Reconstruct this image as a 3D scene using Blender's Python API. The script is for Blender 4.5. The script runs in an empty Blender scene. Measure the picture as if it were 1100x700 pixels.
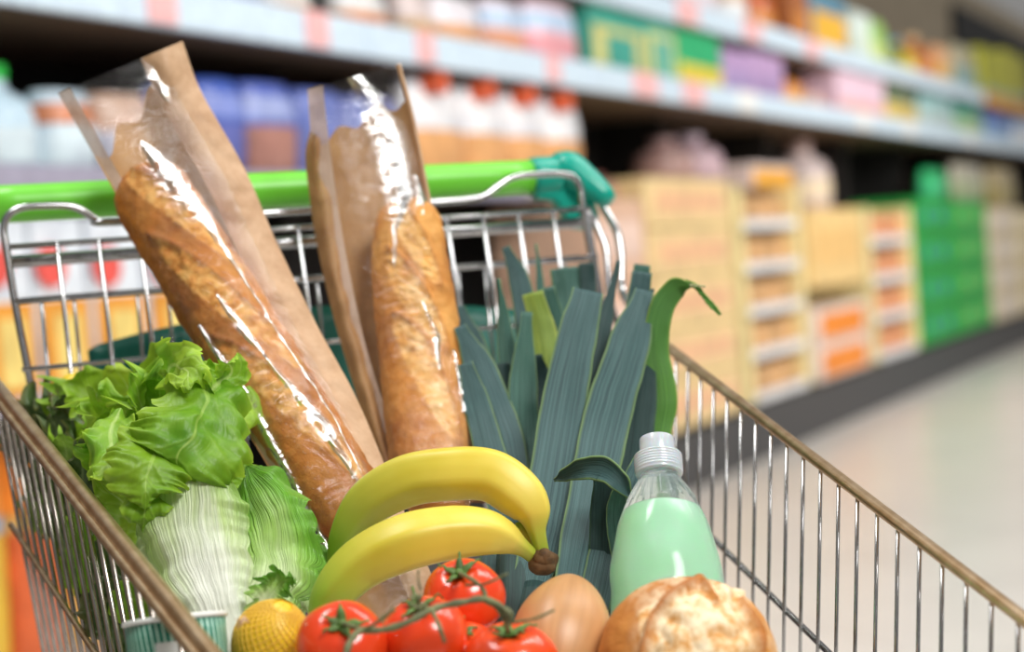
import bpy, bmesh, math, random
import numpy as np
from mathutils import Vector, noise as mnoise

# ------------------------------------------------------------------ camera, world, lights
F = 1900.0                                   # focal length in pixels of the 1100 px wide frame
PITCH, ROLL, EYE = 0.0337, -0.0772, 0.95
SC = bpy.context.scene
COL = SC.collection
_cp, _sp, _cr, _sr = math.cos(PITCH), math.sin(PITCH), math.cos(ROLL), math.sin(ROLL)
FW = np.array([0, _cp, -_sp]); UP0 = np.array([0, _sp, _cp]); RT0 = np.array([1., 0, 0])
CR = _cr*RT0 + _sr*UP0
CU = -_sr*RT0 + _cr*UP0
CAM = np.array([0, 0, EYE])
cd = bpy.data.cameras.new('camera'); cam = bpy.data.objects.new('camera', cd); COL.objects.link(cam)
from mathutils import Matrix
cam.matrix_world = Matrix(((CR[0], CU[0], -FW[0], 0), (CR[1], CU[1], -FW[1], 0), (CR[2], CU[2], -FW[2], EYE), (0, 0, 0, 1)))
cd.sensor_width = 36.0; cd.lens = 36.0*F/1100.0; cd.clip_start = 0.05; cd.clip_end = 200
cd.dof.use_dof = True; cd.dof.focus_distance = 1.16; cd.dof.aperture_fstop = 4.0
SC.camera = cam

w = bpy.data.worlds.new('world'); SC.world = w; w.use_nodes = True
w.node_tree.nodes['Background'].inputs[0].default_value = (1.0, 0.98, 0.95, 1)
w.node_tree.nodes['Background'].inputs[1].default_value = 0.23

def area(name, loc, target, sx, sy, power, color=(1, 1, 1)):
    l = bpy.data.lights.new(name, 'AREA'); l.shape = 'RECTANGLE'; l.size = sx; l.size_y = sy
    l.energy = power; l.color = color
    o = bpy.data.objects.new(name, l); COL.objects.link(o); o.location = loc
    o.rotation_euler = (Vector(target)-Vector(loc)).to_track_quat('-Z', 'Y').to_euler()
    return o
area('key_light', (1.0, -0.1, 2.4), (0.0, 1.2, 0.8), 0.8, 0.8, 44, (1, 0.98, 0.95))
area('cart_light', (-0.7, 1.3, 2.9), (0.0, 1.2, 0.8), 0.9, 0.5, 22, (1, 0.99, 0.97))
area('aisle_light', (3.2, 3.2, 3.6), (3.2, 5.5, 0.9), 2.2, 1.0, 130, (1, 0.98, 0.95))
area('aisle_light', (6.0, 7.5, 3.6), (5.2, 10.0, 0.8), 2.5, 4.0, 270, (1, 0.98, 0.95))
area('aisle_light', (1.4, 2.0, 3.3), (0.6, 4.6, 1.0), 2.0, 1.0, 56, (1, 0.98, 0.95))

SC.view_settings.view_transform = 'Standard'; SC.view_settings.look = 'None'
SC.view_settings.gamma = 1.0; SC.view_settings.use_curve_mapping = False
SC.view_settings.exposure = 0.10

# ------------------------------------------------------------------ projection helpers (give real positions)
def ray(px, py): return FW + CR*(px-550.0)/F - CU*(py-350.0)/F
def at(px, py, Y):
    q = ray(px, py); return CAM + q*(Y/q[1])
def on_plane(px, py, p0, n):
    q = ray(px, py); return CAM + q*(np.dot(p0-CAM, n)/np.dot(q, n))
def pxw(px, Y): return px*Y/F               # length of px pixels at depth Y
def norm(v): return v/(np.linalg.norm(v)+1e-12)
def nz(p, s=1.0, seed=0.0): return mnoise.noise(Vector((p[0]*s+seed, p[1]*s+seed*1.7, p[2]*s-seed)))

# ------------------------------------------------------------------ object helpers
def thing(name, label, cat, loc=(0, 0, 0), group=None):
    o = bpy.data.objects.new(name, None); COL.objects.link(o); o.location = tuple(loc); o.empty_display_size = 0.05
    o['label'] = label; o['category'] = cat
    if group: o['group'] = group
    return o
def tag(o, label, cat, group=None):
    o['label'] = label; o['category'] = cat
    if group: o['group'] = group
    return o

class MB:
    def __init__(s): s.v = []; s.f = []; s.uv = []; s.col = []; s.mi = []
    def add(s, vs, fs, uvs=None, cols=None, mi=0):
        b = len(s.v); s.v += [tuple(map(float, a)) for a in vs]
        s.f += [tuple(i+b for i in f) for f in fs]; s.mi += [mi]*len(fs)
        s.uv += (uvs if uvs is not None else [(0, 0)]*len(vs))
        s.col += (cols if cols is not None else [(0, 0, 0)]*len(vs))
        return s
    def grid(s, nu, nt, fn, closed=False, mi=0, caps=False):
        """fn(i/nu, j/nt) -> (pos, col3)"""
        vs, uvs, cs = [], [], []
        cols = nu if closed else nu+1
        for j in range(nt+1):
            for i in range(cols):
                a = i/nu; b = j/nt
                p, c = fn(a, b); vs.append(p); uvs.append((a, b)); cs.append(c)
        fs = []
        for j in range(nt):
            for i in range(nu):
                i2 = (i+1) % cols if closed else i+1
                fs.append((j*cols+i, j*cols+i2, (j+1)*cols+i2, (j+1)*cols+i))
        if caps and closed:
            fs.append(tuple(reversed(range(cols)))); fs.append(tuple(nt*cols+i for i in range(cols)))
        return s.add(vs, fs, uvs, cs, mi)
    def tube(s, pts, r, seg=10, caps=True, mi=0, col=(0, 0, 0)):
        pts = [np.array(p, float) for p in pts]; n = len(pts)
        rr = r if hasattr(r, '__len__') else [r]*n
        T = [norm(pts[min(i+1, n-1)]-pts[max(i-1, 0)]) for i in range(n)]
        a = np.array([0, 0, 1.]) if abs(T[0][2]) < .9 else np.array([1., 0, 0])
        N = norm(np.cross(T[0], a)); vs, uvs = [], []
        for i in range(n):
            N = norm(N-T[i]*np.dot(N, T[i])); B = np.cross(T[i], N)
            for k in range(seg):
                t = 2*math.pi*k/seg
                vs.append(pts[i]+(N*math.cos(t)+B*math.sin(t))*rr[i]); uvs.append((k/seg, i/max(1, n-1)))
        fs = [(i*seg+k, i*seg+(k+1) % seg, (i+1)*seg+(k+1) % seg, (i+1)*seg+k) for i in range(n-1) for k in range(seg)]
        if caps: fs += [tuple(reversed(range(seg))), tuple((n-1)*seg+k for k in range(seg))]
        return s.add(vs, fs, uvs, [col]*len(vs), mi)
    def box(s, c, ax, ay, az, hx, hy, hz, mi=0):
        c = np.array(c, float); vs = []
        for i in (-1, 1):
            for j in (-1, 1):
                for k in (-1, 1): vs.append(c+ax*i*hx+ay*j*hy+az*k*hz)
        return s.add(vs, [(0, 1, 3, 2), (4, 6, 7, 5), (0, 4, 5, 1), (2, 3, 7, 6), (0, 2, 6, 4), (1, 5, 7, 3)],
                     [(0, 0), (0, 1), (1, 0), (1, 1)]*2, None, mi)
    def build(s, name, mat, parent=None, smooth=True, bevel=0, solid=0, subsurf=0):
        me = bpy.data.meshes.new(name); me.from_pydata(s.v, [], s.f)
        uvl = me.uv_layers.new(name='UVMap')
        idx = np.zeros(len(me.loops), dtype=np.int32); me.loops.foreach_get('vertex_index', idx)
        uvl.data.foreach_set('uv', np.array(s.uv, dtype=np.float32)[idx].ravel())
        ca = me.color_attributes.new('mask', 'FLOAT_COLOR', 'POINT')
        c4 = np.ones((len(s.v), 4), dtype=np.float32); c4[:, :3] = np.array(s.col, dtype=np.float32)
        ca.data.foreach_set('color', c4.ravel())
        for m in (mat if isinstance(mat, (list, tuple)) else [mat]): me.materials.append(m)
        me.polygons.foreach_set('material_index', s.mi)
        if smooth: me.polygons.foreach_set('use_smooth', [True]*len(me.polygons))
        bm = bmesh.new(); bm.from_mesh(me); bmesh.ops.recalc_face_normals(bm, faces=bm.faces); bm.to_mesh(me); bm.free()
        me.update()
        o = bpy.data.objects.new(name, me); COL.objects.link(o)
        if parent is not None:
            o.parent = parent; o.matrix_parent_inverse = Matrix.Translation(-Vector(parent.location)) if parent.type == 'EMPTY' else Matrix()
        if bevel:
            m = o.modifiers.new('bevel', 'BEVEL'); m.width = bevel; m.segments = 2; m.limit_method = 'ANGLE'
        if solid:
            m = o.modifiers.new('solid', 'SOLIDIFY'); m.thickness = solid; m.offset = 0
        if subsurf:
            m = o.modifiers.new('sub', 'SUBSURF'); m.levels = subsurf; m.render_levels = subsurf
        return o

def catmull(P, n):
    P = [np.array(p, float) for p in P]
    Q = [2*P[0]-P[1]]+P+[2*P[-1]-P[-2]]; out = []
    m = len(P)-1
    for j in range(n+1):
        t = j/n*m; i = min(int(t), m-1); t -= i
        a, b, c, d = Q[i:i+4]
        out.append(.5*((2*b)+(-a+c)*t+(2*a-5*b+4*c-d)*t*t+(-a+3*b-3*c+d)*t**3))
    return out
def lerp_list(L, t):
    x = t*(len(L)-1); i = min(int(x), len(L)-2); f = x-i; return L[i]*(1-f)+L[i+1]*f
def smooth_list(L, t):
    x = t*(len(L)-1); i = min(int(x), len(L)-2); f = x-i; f = f*f*(3-2*f); return L[i]*(1-f)+L[i+1]*f

# ------------------------------------------------------------------ materials
class NT:
    def __init__(s, name):
        s.m = bpy.data.materials.new(name); s.m.use_nodes = True; s.t = s.m.node_tree
        s.b = s.t.nodes['Principled BSDF']; s.out = s.t.nodes['Material Output']
    def n(s, typ, **kw):
        nd = s.t.nodes.new(typ)
        for k, v in kw.items():
            if k.startswith('i_'): 
                key = k[2:]; key = int(key) if key.isdigit() else key.replace('_', ' ')
                nd.inputs[key].default_value = v
            else: setattr(nd, k, v)
        return nd
    def l(s, a, b): s.t.links.new(a, b)
    def noise(s, scale, detail=3, vec=None, rough=.55, dist=0):
        n = s.n('ShaderNodeTexNoise'); n.inputs['Scale'].default_value = scale; n.inputs['Detail'].default_value = detail
        n.inputs['Roughness'].default_value = rough; n.inputs['Distortion'].default_value = dist
        if vec is None: vec = s.n('ShaderNodeTexCoord').outputs['Object']
        s.l(vec, n.inputs['Vector']); return n.outputs['Fac']
    def ramp(s, fac, stops):
        r = s.n('ShaderNodeValToRGB'); e = r.color_ramp.elements
        while len(e) < len(stops): e.new(0.5)
        for k, (p, c) in enumerate(stops):
            e[k].position = p; e[k].color = (c[0], c[1], c[2], 1) if hasattr(c, '__len__') else (c, c, c, 1)
        s.l(fac, r.inputs[0]); return r.outputs[0]
    def mix(s, fac, a, b, typ='MIX'):
        m = s.n('ShaderNodeMix', data_type='RGBA', blend_type=typ)
        for sock, v in ((m.inputs[0], fac), (m.inputs[6], a), (m.inputs[7], b)):
            if isinstance(v, (int, float)): sock.default_value = v
            elif isinstance(v, tuple): sock.default_value = (v[0], v[1], v[2], 1)
            else: s.l(v, sock)
        return m.outputs[2]
    def math(s, op, a, b=None, c=None):
        m = s.n('ShaderNodeMath', operation=op)
        for k, v in enumerate((a, b, c)):
            if v is None: continue
            if isinstance(v, (int, float)): m.inputs[k].default_value = v
            else: s.l(v, m.inputs[k])
        return m.outputs[0]
    def uv(s):
        t = s.n('ShaderNodeTexCoord'); sp = s.n('ShaderNodeSeparateXYZ'); s.l(t.outputs['UV'], sp.inputs[0])
        return sp.outputs[0], sp.outputs[1], t.outputs['UV']
    def mask(s):
        a = s.n('ShaderNodeAttribute', attribute_name='mask'); sp = s.n('ShaderNodeSeparateColor'); s.l(a.outputs['Color'], sp.inputs[0])
        return sp.outputs
    def scaled(s, vec, sc):
        m = s.n('ShaderNodeMapping'); m.inputs['Scale'].default_value = sc; s.l(vec, m.inputs[0]); return m.outputs[0]
    def bump(s, h, strength=.3, dist=.002):
        b = s.n('ShaderNodeBump'); b.inputs['Strength'].default_value = strength; b.inputs['Distance'].default_value = dist
        s.l(h, b.inputs['Height']); s.l(b.outputs[0], s.b.inputs['Normal']); return b.outputs[0]
    def set(s, **kw):
        for k, v in kw.items():
            key = k.replace('_', ' ')
            if isinstance(v, tuple): v = (v[0], v[1], v[2], 1) if len(v) == 3 and key not in ('Subsurface Radius',) else v
            if hasattr(v, 'is_output'): s.l(v, s.b.inputs[key])
            else: s.b.inputs[key].default_value = v
        return s
    def translucent(s, col, amt):
        t = s.n('ShaderNodeBsdfTranslucent'); mx = s.n('ShaderNodeMixShader'); mx.inputs[0].default_value = amt
        if isinstance(col, tuple): t.inputs[0].default_value = (*col, 1)
        else: s.l(col, t.inputs[0])
        s.l(s.b.outputs[0], mx.inputs[1]); s.l(t.outputs[0], mx.inputs[2]); s.l(mx.outputs[0], s.out.inputs[0])

def plain(name, col, rough=.5, metal=0, var=.12, scale=30, **kw):
    m = NT(name); f = m.noise(scale, 3)
    d = tuple(c*(1-var) for c in col); b = tuple(min(1, c*(1+var)) for c in col)
    m.set(Base_Color=m.ramp(f, [(.3, d), (.7, b)]), Roughness=rough, Metallic=metal); m.set(**kw)
    return m.m

def chrome(name, c1, c2, rough):
    m = NT(name); f = m.noise(60, 4)
    m.set(Base_Color=m.ramp(f, [(.35, c1), (.7, c2)]), Metallic=1.0, Roughness=rough); return m.m
CHROME = chrome('chrome_wire', (.42, .42, .43), (.60, .60, .60), .16)
CHROME_DK = chrome('dull_wire', (.36, .32, .29), (.52, .47, .43), .24)
RAIL = chrome('reflection_tinted_rail', (.60, .40, .22), (.84, .64, .42), .36)  # brown reflections of the surroundings put into the chrome's colour
GRIP = plain('green_grip', (.16, .62, .04), .35, var=.05)
TEAL = plain('teal_plastic', (.0, .33, .24), .3, var=.06)
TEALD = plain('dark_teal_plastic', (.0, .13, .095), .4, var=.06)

def leaf_mat(name, edge, mid, rib, ribw, veins=18, transl=.3, rough=.42, ribpow=1.0, bumps=.5):
    m = NT(name); u, v, uv = m.uv()
    a = m.math('ABSOLUTE', m.math('MULTIPLY_ADD', u, 2.0, -1.0))          # 0 centre, 1 edge
    nf = m.noise(45, 4)
    col = m.mix(m.ramp(nf, [(.3, 0.0), (.72, 1.0)]), mid, edge)
    hu = m.noise(11, 2); col = m.mix(m.ramp(hu, [(.4, 0.0), (.75, .55)]), col, (mid[0]*1.5, mid[1]*1.05, mid[2]))
    # branching veins: a chevron pattern on the uv
    ph = m.math('MULTIPLY_ADD', a, -6.0, m.math('MULTIPLY', v, float(veins)))
    ph = m.math('ADD', ph, m.math('MULTIPLY', m.noise(14, 2), 1.6))
    vein = m.math('POWER', m.math('ABSOLUTE', m.math('SINE', ph)), 9.0)
    vs_ = m.math('MULTIPLY', vein, .13)
    col = m.mix(vs_, col, rib)
    # pale midrib, broad near the base
    rw = m.math('MULTIPLY', m.math('SUBTRACT', 1.08, m.math('POWER', v, ribpow)), ribw)
    rf = m.math('SUBTRACT', 1.0, m.math('DIVIDE', a, rw)); rf.node.use_clamp = True
    rf2 = m.math('POWER', rf, .6)
    fine = m.noise(1.0, 3, m.scaled(uv, (55, 3, 1)))
    rf3 = m.math('MULTIPLY', rf2, m.ramp(fine, [(.3, .45), (.62, 1.0)])); 
    col = m.mix(rf3, col, rib)
    col = m.mix(m.ramp(a, [(.80, 0.0), (1.0, .55)]), col, (min(1, edge[0]*3+.12), min(1, edge[1]*1.9+.05), edge[2]*3+.02))
    m.set(Base_Color=col, Roughness=rough, Specular_IOR_Level=.45)
    h = m.math('ADD', m.math('MULTIPLY', vein, .7), m.math('MULTIPLY', m.noise(90, 3), 1.2))
    h = m.math('ADD', h, m.math('MULTIPLY', fine, .6))
    m.bump(h, bumps, .0012)
    m.translucent(col, transl); return m.m
LET = leaf_mat('lettuce_leaf', (.085, .27, .006), (.23, .46, .022), (.42, .64, .12), .09)
LET_L = leaf_mat('lettuce_leaf_light', (.15, .40, .012), (.34, .58, .045), (.58, .76, .24), .12)
def pale_mat(name, white, pale, green, reach, side, rs=1.0):
    m = NT(name); u, v, uv = m.uv()
    x = m.math('SUBTRACT', u, .5)
    # ribs fan out from the base: longitudinal bands that spread with the leaf
    wob = m.math('MULTIPLY', m.math('SUBTRACT', m.noise(5, 1), .5), .02)
    xx = m.math('ADD', x, wob)
    cmb = m.n('ShaderNodeCombineXYZ'); m.l(xx, cmb.inputs[0]); m.l(v, cmb.inputs[1])
    rib = m.ramp(m.noise(1.0, 3, m.scaled(cmb.outputs[0], (10, .8, 1)), .5), [(.42, 0.0), (.60, 1.0)])
    fine = m.ramp(m.noise(1.0, 2, m.scaled(cmb.outputs[0], (48, 1.6, 1)), .6), [(.4, 0.0), (.6, 1.0)])
    a = m.math('MULTIPLY', m.math('ABSOLUTE', x), 2.0)
    g = m.math('ADD', m.math('MULTIPLY', v, reach), m.math('MULTIPLY', m.math('MULTIPLY', a, a), side))
    g = m.math('ADD', g, m.math('MULTIPLY', m.math('SUBTRACT', m.noise(30, 3), .5), .35))
    body = m.ramp(g, [(.34, white), (.72, pale), (1.08, green)])
    ribf = m.math('MULTIPLY', m.math('ADD', m.math('MULTIPLY', rib, .70), m.math('MULTIPLY', fine, .12)), m.ramp(g, [(.0, .9*rs), (.6, .75*rs), (1.1, .15*rs)]))
    col = m.mix(ribf, body, white)
    m.set(Base_Color=col, Roughness=.36)
    m.bump(m.math('ADD', m.math('MULTIPLY', rib, 1.4), m.math('ADD', fine, m.noise(80, 3))), .7, .0016); m.translucent(col, .22); return m.m
LET_P = pale_mat('pale_leaf', (.93, .96, .84), (.58, .76, .30), (.30, .55, .07), .85, .40)
LET_P2 = pale_mat('pale_leaf_right', (.84, .92, .62), (.38, .66, .12), (.16, .44, .025), 1.15, .5, .45)
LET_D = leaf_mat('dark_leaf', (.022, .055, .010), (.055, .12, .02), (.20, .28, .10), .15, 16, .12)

def leek_mat(name, c1, c2, edge, stripes=46.0):
    m = NT(name); u, v, uv = m.uv()
    a = m.math('ABSOLUTE', m.math('MULTIPLY_ADD', u, 2.0, -1.0))
    st = m.noise(1.0, 3, m.scaled(uv, (stripes, 1.2, 1)), .7)
    col = m.ramp(st, [(.36, c1), (.62, c2)])
    big = m.noise(9, 2)
    col = m.mix(m.ramp(big, [(.35, 0.0), (.85, .22)]), col, (.13, .22, .23))
    col = m.mix(m.ramp(a, [(.86, 0.0), (.99, .75)]), col, edge)
    m.set(Base_Color=col, Roughness=.45, Specular_IOR_Level=.25)
    m.bump(st, .5, .0012); m.translucent(col, .05); return m.m
LEEK = leek_mat('leek_leaf', (.003, .024, .028), (.066, .140, .135), (.20, .31, .10))
LEEK_G = leek_mat('leek_leaf_teal', (.004, .038, .028), (.068, .18, .13), (.22, .34, .13))
LEEK_Y = leek_mat('leek_leaf_yellow', (.08, .18, .02), (.34, .42, .05), (.50, .55, .10))
LEEK_F = leek_mat('leek_leaf_fresh', (.035, .13, .012), (.10, .27, .03), (.30, .42, .08))
LEEK_D = leek_mat('leek_leaf_shaded', (.003, .016, .015), (.018, .055, .048), (.04, .09, .04))  # darker leek copy: shade of the gaps put into the leaf colour
DRY = plain('dry_leaf_tip', (.38, .40, .20), .7)

def banana_mat():
    m = NT('banana_peel'); u, v, uv = m.uv()
    base = m.ramp(m.noise(14, 3), [(.3, (.70, .53, .03)), (.7, (.85, .70, .12))])
    g = m.ramp(v, [(.0, 1.0), (.10, .95), (.30, .30), (.48, .04), (.80, .0), (.90, .6), (1.0, .9)])
    base = m.mix(g, base, (.20, .36, .02))
    sp = m.noise(34, 2, None, .4); base = m.mix(m.ramp(sp, [(.73, 0.0), (.76, .8)]), base, (.14, .08, .02))
    br = m.noise(10, 4); base = m.mix(m.ramp(br, [(.62, 0.0), (.72, .35)]), base, (.42, .22, .04))
    m.set(Base_Color=base, Roughness=.42, Subsurface_Weight=.08, Subsurface_Scale=.01); m.bump(m.noise(120, 2), .08, .001); return m.m
BANANA = banana_mat()
CROWN = plain('banana_crown_brown', (.12, .06, .02), .8, var=.5, scale=120)
def tomato_mat():
    m = NT('tomato_skin'); f = m.noise(9, 3)
    c = m.ramp(f, [(.3, (.70, .035, .006)), (.7, (.84, .085, .014))])
    mk = m.mask(); c = m.mix(mk[0], c, (.55, .13, .02))
    m.set(Base_Color=c, Roughness=.22, Subsurface_Weight=.12, Subsurface_Scale=.01, Coat_Weight=.3, Coat_Roughness=.12); m.bump(m.noise(160, 2), .03, .001); return m.m
TOMATO = tomato_mat()
VINE = plain('vine_green', (.15, .16, .065), .6, var=.4, scale=90)
CALYX = plain('calyx_green', (.09, .17, .03), .6, var=.4, scale=120)

def crust_mat(name, dark, mid, light, flour):
    m = NT(name); mk = m.mask()
    n1 = m.noise(18, 5); n2 = m.noise(90, 5, None, .7); n3 = m.noise(260, 3, None, .8)
    c = m.ramp(n1, [(.28, dark), (.52, mid), (.78, light)])
    c = m.mix(mk[0], c, m.ramp(n2, [(.25, mid), (.5, light), (.75, flour)]))       # open crumb in the slashes
    c = m.mix(mk[1], c, dark)                                                       # baked ridge
    fl = m.math('MULTIPLY', mk[2], m.ramp(n2, [(.40, 0.0), (.58, 1.0)]))
    c = m.mix(fl, c, flour)
    m.set(Base_Color=c, Roughness=.62, Specular_IOR_Level=.3)
    h = m.math('ADD', m.math('MULTIPLY', n2, 1.0), m.math('MULTIPLY', n3, .5)); m.bump(h, .75, .0022); return m.m
CRUST = crust_mat('baguette_crust', (.22, .055, .005), (.48, .155, .016), (.64, .265, .042), (.80, .48, .15))
CRUST2 = crust_mat('baguette_crust_pale', (.36, .105, .014), (.60, .235, .04), (.74, .37, .09), (.83, .56, .24))
LOAF = crust_mat('loaf_crust', (.40, .12, .015), (.62, .26, .055), (.76, .44, .16), (.90, .76, .52))

def paper_mat(name, c1, c2, transl=.2, alpha=1.0):
    m = NT(name); f = m.noise(30, 5, None, .7); g = m.noise(260, 3, None, .7)
    c = m.ramp(f, [(.3, c1), (.7, c2)]); c = m.mix(m.math('MULTIPLY', g, .35), c, c1, 'MULTIPLY')
    m.set(Base_Color=c, Roughness=.55, Alpha=alpha); m.bump(m.noise(26, 5, None, .6, .6), .55, .004)
    if alpha == 1.0: m.translucent(c, transl)
    return m.m
PAPER = paper_mat('kraft_paper', (.44, .23, .085), (.60, .36, .155))
PAPER_L = paper_mat('kraft_gusset', (.58, .36, .20), (.78, .55, .35))
PAPER_P = paper_mat('pale_gusset', (.66, .50, .40), (.84, .70, .60), .3, .82)
def film_mat():
    m = NT('clear_film'); t = m.t
    tr = m.n('ShaderNodeBsdfTransparent'); tr.inputs[0].default_value = (.96, .96, .96, 1)
    gl = m.n('ShaderNodeBsdfGlossy'); gl.inputs['Roughness'].default_value = .10; gl.inputs[0].default_value = (1, 1, 1, 1)
    df = m.n('ShaderNodeBsdfDiffuse'); df.inputs[0].default_value = (.85, .82, .80, 1)
    nf = m.noise(22, 5, m.scaled(m.uv()[2], (2.0, 7.0, 1)), .6, 1.2)
    b = m.n('ShaderNodeBump'); b.inputs['Strength'].default_value = .45; b.inputs['Distance'].default_value = .004
    n4 = m.noise(38, 3, None, .5, 1.0)
    m.l(m.math('ADD', m.ramp(n4, [(.3, 0.0), (.5, .7), (.7, .2)]), m.math('MULTIPLY', nf, .3)), b.inputs['Height'])
    m.l(b.outputs[0], gl.inputs['Normal'])
    fr = m.n('ShaderNodeFresnel'); fr.inputs[0].default_value = 1.5; m.l(b.outputs[0], fr.inputs['Normal'])
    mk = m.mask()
    f = m.math('MULTIPLY', fr.outputs[0], m.math('MULTIPLY_ADD', mk[0], 4.2, .07)); f.node.use_clamp = True  # folds get added gloss and white, putting highlight streaks into the film
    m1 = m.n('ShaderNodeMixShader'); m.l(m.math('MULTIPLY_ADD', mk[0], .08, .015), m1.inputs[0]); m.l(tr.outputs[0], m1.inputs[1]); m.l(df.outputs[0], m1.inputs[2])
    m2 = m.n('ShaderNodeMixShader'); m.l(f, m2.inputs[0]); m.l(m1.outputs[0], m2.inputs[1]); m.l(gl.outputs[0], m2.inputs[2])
    m.l(m2.outputs[0], m.out.inputs[0]); return m.m
FILM = film_mat()

# ================================================================== THE SETTING
WD = norm(np.array([.42926018, .90318088, 0.])); WN = np.array([WD[1], -WD[0], 0.]); ZZ = np.array([0, 0, 1.])
WP = np.array([1.37317894, 8.67496131, 0.0])         # a floor point on the shelf front
C0 = np.dot(WP, WN)
def wl(s, d, z): return WD*s + WN*(C0-d) + ZZ*z     # s along the aisle, d into the shelving, z height
def wpx(px, py, d=0.0):
    q = ray(px, py); k = (C0-d)/np.dot(q, WN); X = q*k
    return float(np.dot(X, WD)), float(X[2]+EYE)

def structure(o): o['kind'] = 'structure'; return o
def floor_mat():
    m = NT('store_floor'); tc = m.n('ShaderNodeTexCoord')
    mp = m.n('ShaderNodeMapping'); mp.inputs['Rotation'].default_value = (0, 0, math.atan2(WD[1], WD[0])); m.l(tc.outputs['Object'], mp.inputs[0])
    br = m.n('ShaderNodeTexBrick'); br.offset = 0; br.inputs['Scale'].default_value = 1.6
    br.inputs['Mortar Size'].default_value = .008; br.inputs['Brick Width'].default_value = 1.0; br.inputs['Row Height'].default_value = 1.0
    br.inputs['Color1'].default_value = (.74, .69, .63, 1); br.inputs['Color2'].default_value = (.80, .75, .69, 1); br.inputs['Mortar'].default_value = (.42, .39, .36, 1)
    m.l(mp.outputs[0], br.inputs[0])
    c = m.mix(.5, br.outputs[0], m.ramp(m.noise(2.5, 5), [(.3, (.70, .66, .62)), (.7, (.82, .78, .73))]))
    m.set(Base_Color=c, Roughness=.28); return m.m
b = MB(); b.box((3, 9, -.05), np.array([1., 0, 0]), np.array([0, 1., 0]), ZZ, 14, 16, .05)
structure(b.build('floor', floor_mat(), smooth=False))
b = MB(); b.box(wl(14, 3.4, 2.6), WD, WN, ZZ, 26, .05, 2.6)
wall_back = structure(b.build('wall_back', plain('cream_wall', (.60, .50, .36), .8, scale=2), smooth=False))
b = MB(); s0, z0_ = wpx(1026, 50, 3.3); s1, z1_ = wpx(1210, 36, 3.3); s2, z2_ = wpx(1060, 26, 3.3)
b.box(wl((s0+s1)/2, 3.3, 4.35), WD, WN, ZZ, (s1-s0)/2, .04, .42)
structure(b.build('trim_1', plain('black_panel', (.01, .01, .01), .6), smooth=False))

# ---- gondola shelving
SH = thing('shelf_unit', 'long supermarket shelving running down the aisle behind the cart', 'shelf', wl(8, .3, 0))
BLACK = plain('dark_back_panel', (.012, .010, .009), .8)
BROWN = plain('brown_back_panel', (.075, .03, .012), .8, var=.4, scale=4)
BOARD = plain('shelf_board_metal', (.13, .085, .055), .5)
RAILB = plain('pale_blue_price_rail', (.66, .80, .96), .35)
RAILO = plain('orange_price_rail', (.72, .34, .04), .45)
RAILR = plain('red_price_rail', (.62, .10, .06), .5); RAILL = plain('lilac_price_rail', (.36, .34, .44), .5)
TAGP = plain('pink_price_tag', (.92, .50, .50), .5)
TAGW = plain('white_price_tag', (.9, .9, .88), .5)
KICK = plain('dark_kick_plate', (.05, .05, .052), .5)
def wbox(b, s0, s1, d0, d1, z0, z1, mi=0):
    return b.box(wl((s0+s1)/2, (d0+d1)/2, (z0+z1)/2), WD, WN, ZZ, abs(s1-s0)/2, abs(d1-d0)/2, abs(z1-z0)/2, mi)
S_DIV = 6.05
bays = [1.2+1.6*k for k in range(13)]
for k, s in enumerate(bays):
    b = MB(); wbox(b, s, s+1.6, .62, .66, 0, 2.32 if s < 13 else 2.25); b.build('back_panel', BLACK if s < 12 else BROWN, SH, False)
    b = MB(); wbox(b, s-.02, s+.02, .30, .62, 0, 2.3); b.build('upright', BLACK, SH, False)
    for zt in (1.60, 1.94):
        b = MB(); wbox(b, s, s+1.6, .01, .62, zt-.03, zt+.0); b.build('shelf_board', BOARD, SH, False)
        b = MB(); wbox(b, s+.005, s+1.595, -.015, .01, zt-.03, zt+.075); b.build('price_rail', RAILO if (s > 12.5 and zt > 1.8) else RAILB, SH, False, bevel=.01)
    b = MB(); wbox(b, s, s+1.6, .05 if s < 5 else -.06, .62, 0.0, .14 if s < 5 else .225); b.build('kick_plate', KICK, SH, False)
for s in bays[:3]:
    for zt in (1.21, .72):
        b = MB(); wbox(b, s, min(s+1.6, 5.4), .01, .62, zt-.03, zt); b.build('shelf_board', BOARD, SH, False)
        b = MB(); wbox(b, s+.005, min(s+1.595, 5.4), -.015, .01, zt-.04, zt+.03)
        b.build('price_rail', RAILR if (zt > 1 and s < 2.5) else RAILL, SH, False, bevel=.01)
for (px, py) in ((168, 18), (335, 40), (452, 62), (590, 82), (1150, 160)):
    s, z = wpx(px, py); b = MB(); wbox(b, s-.055, s+.055, -.022, -.016, 1.578, 1.672); b.build('price_tag', TAGP, SH, False)
for (px, py) in ((690, 104), (742, 112), (925, 140), (1040, 152), (975, 146), (800, 121)):
    s, z = wpx(px, py); b = MB(); wbox(b, s-.13, s+.13, -.022, -.016, 1.578, 1.672); b.build('price_tag', TAGP if px < 800 else TAGW, SH, False)
for (px, py) in ((735, 25), (805, 45), (870, 62)):
    s, z = wpx(px, py); b = MB(); wbox(b, s-.13, s+.13, -.022, -.016, 1.915, 2.01); b.build('price_tag', TAGP, SH, False)

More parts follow.
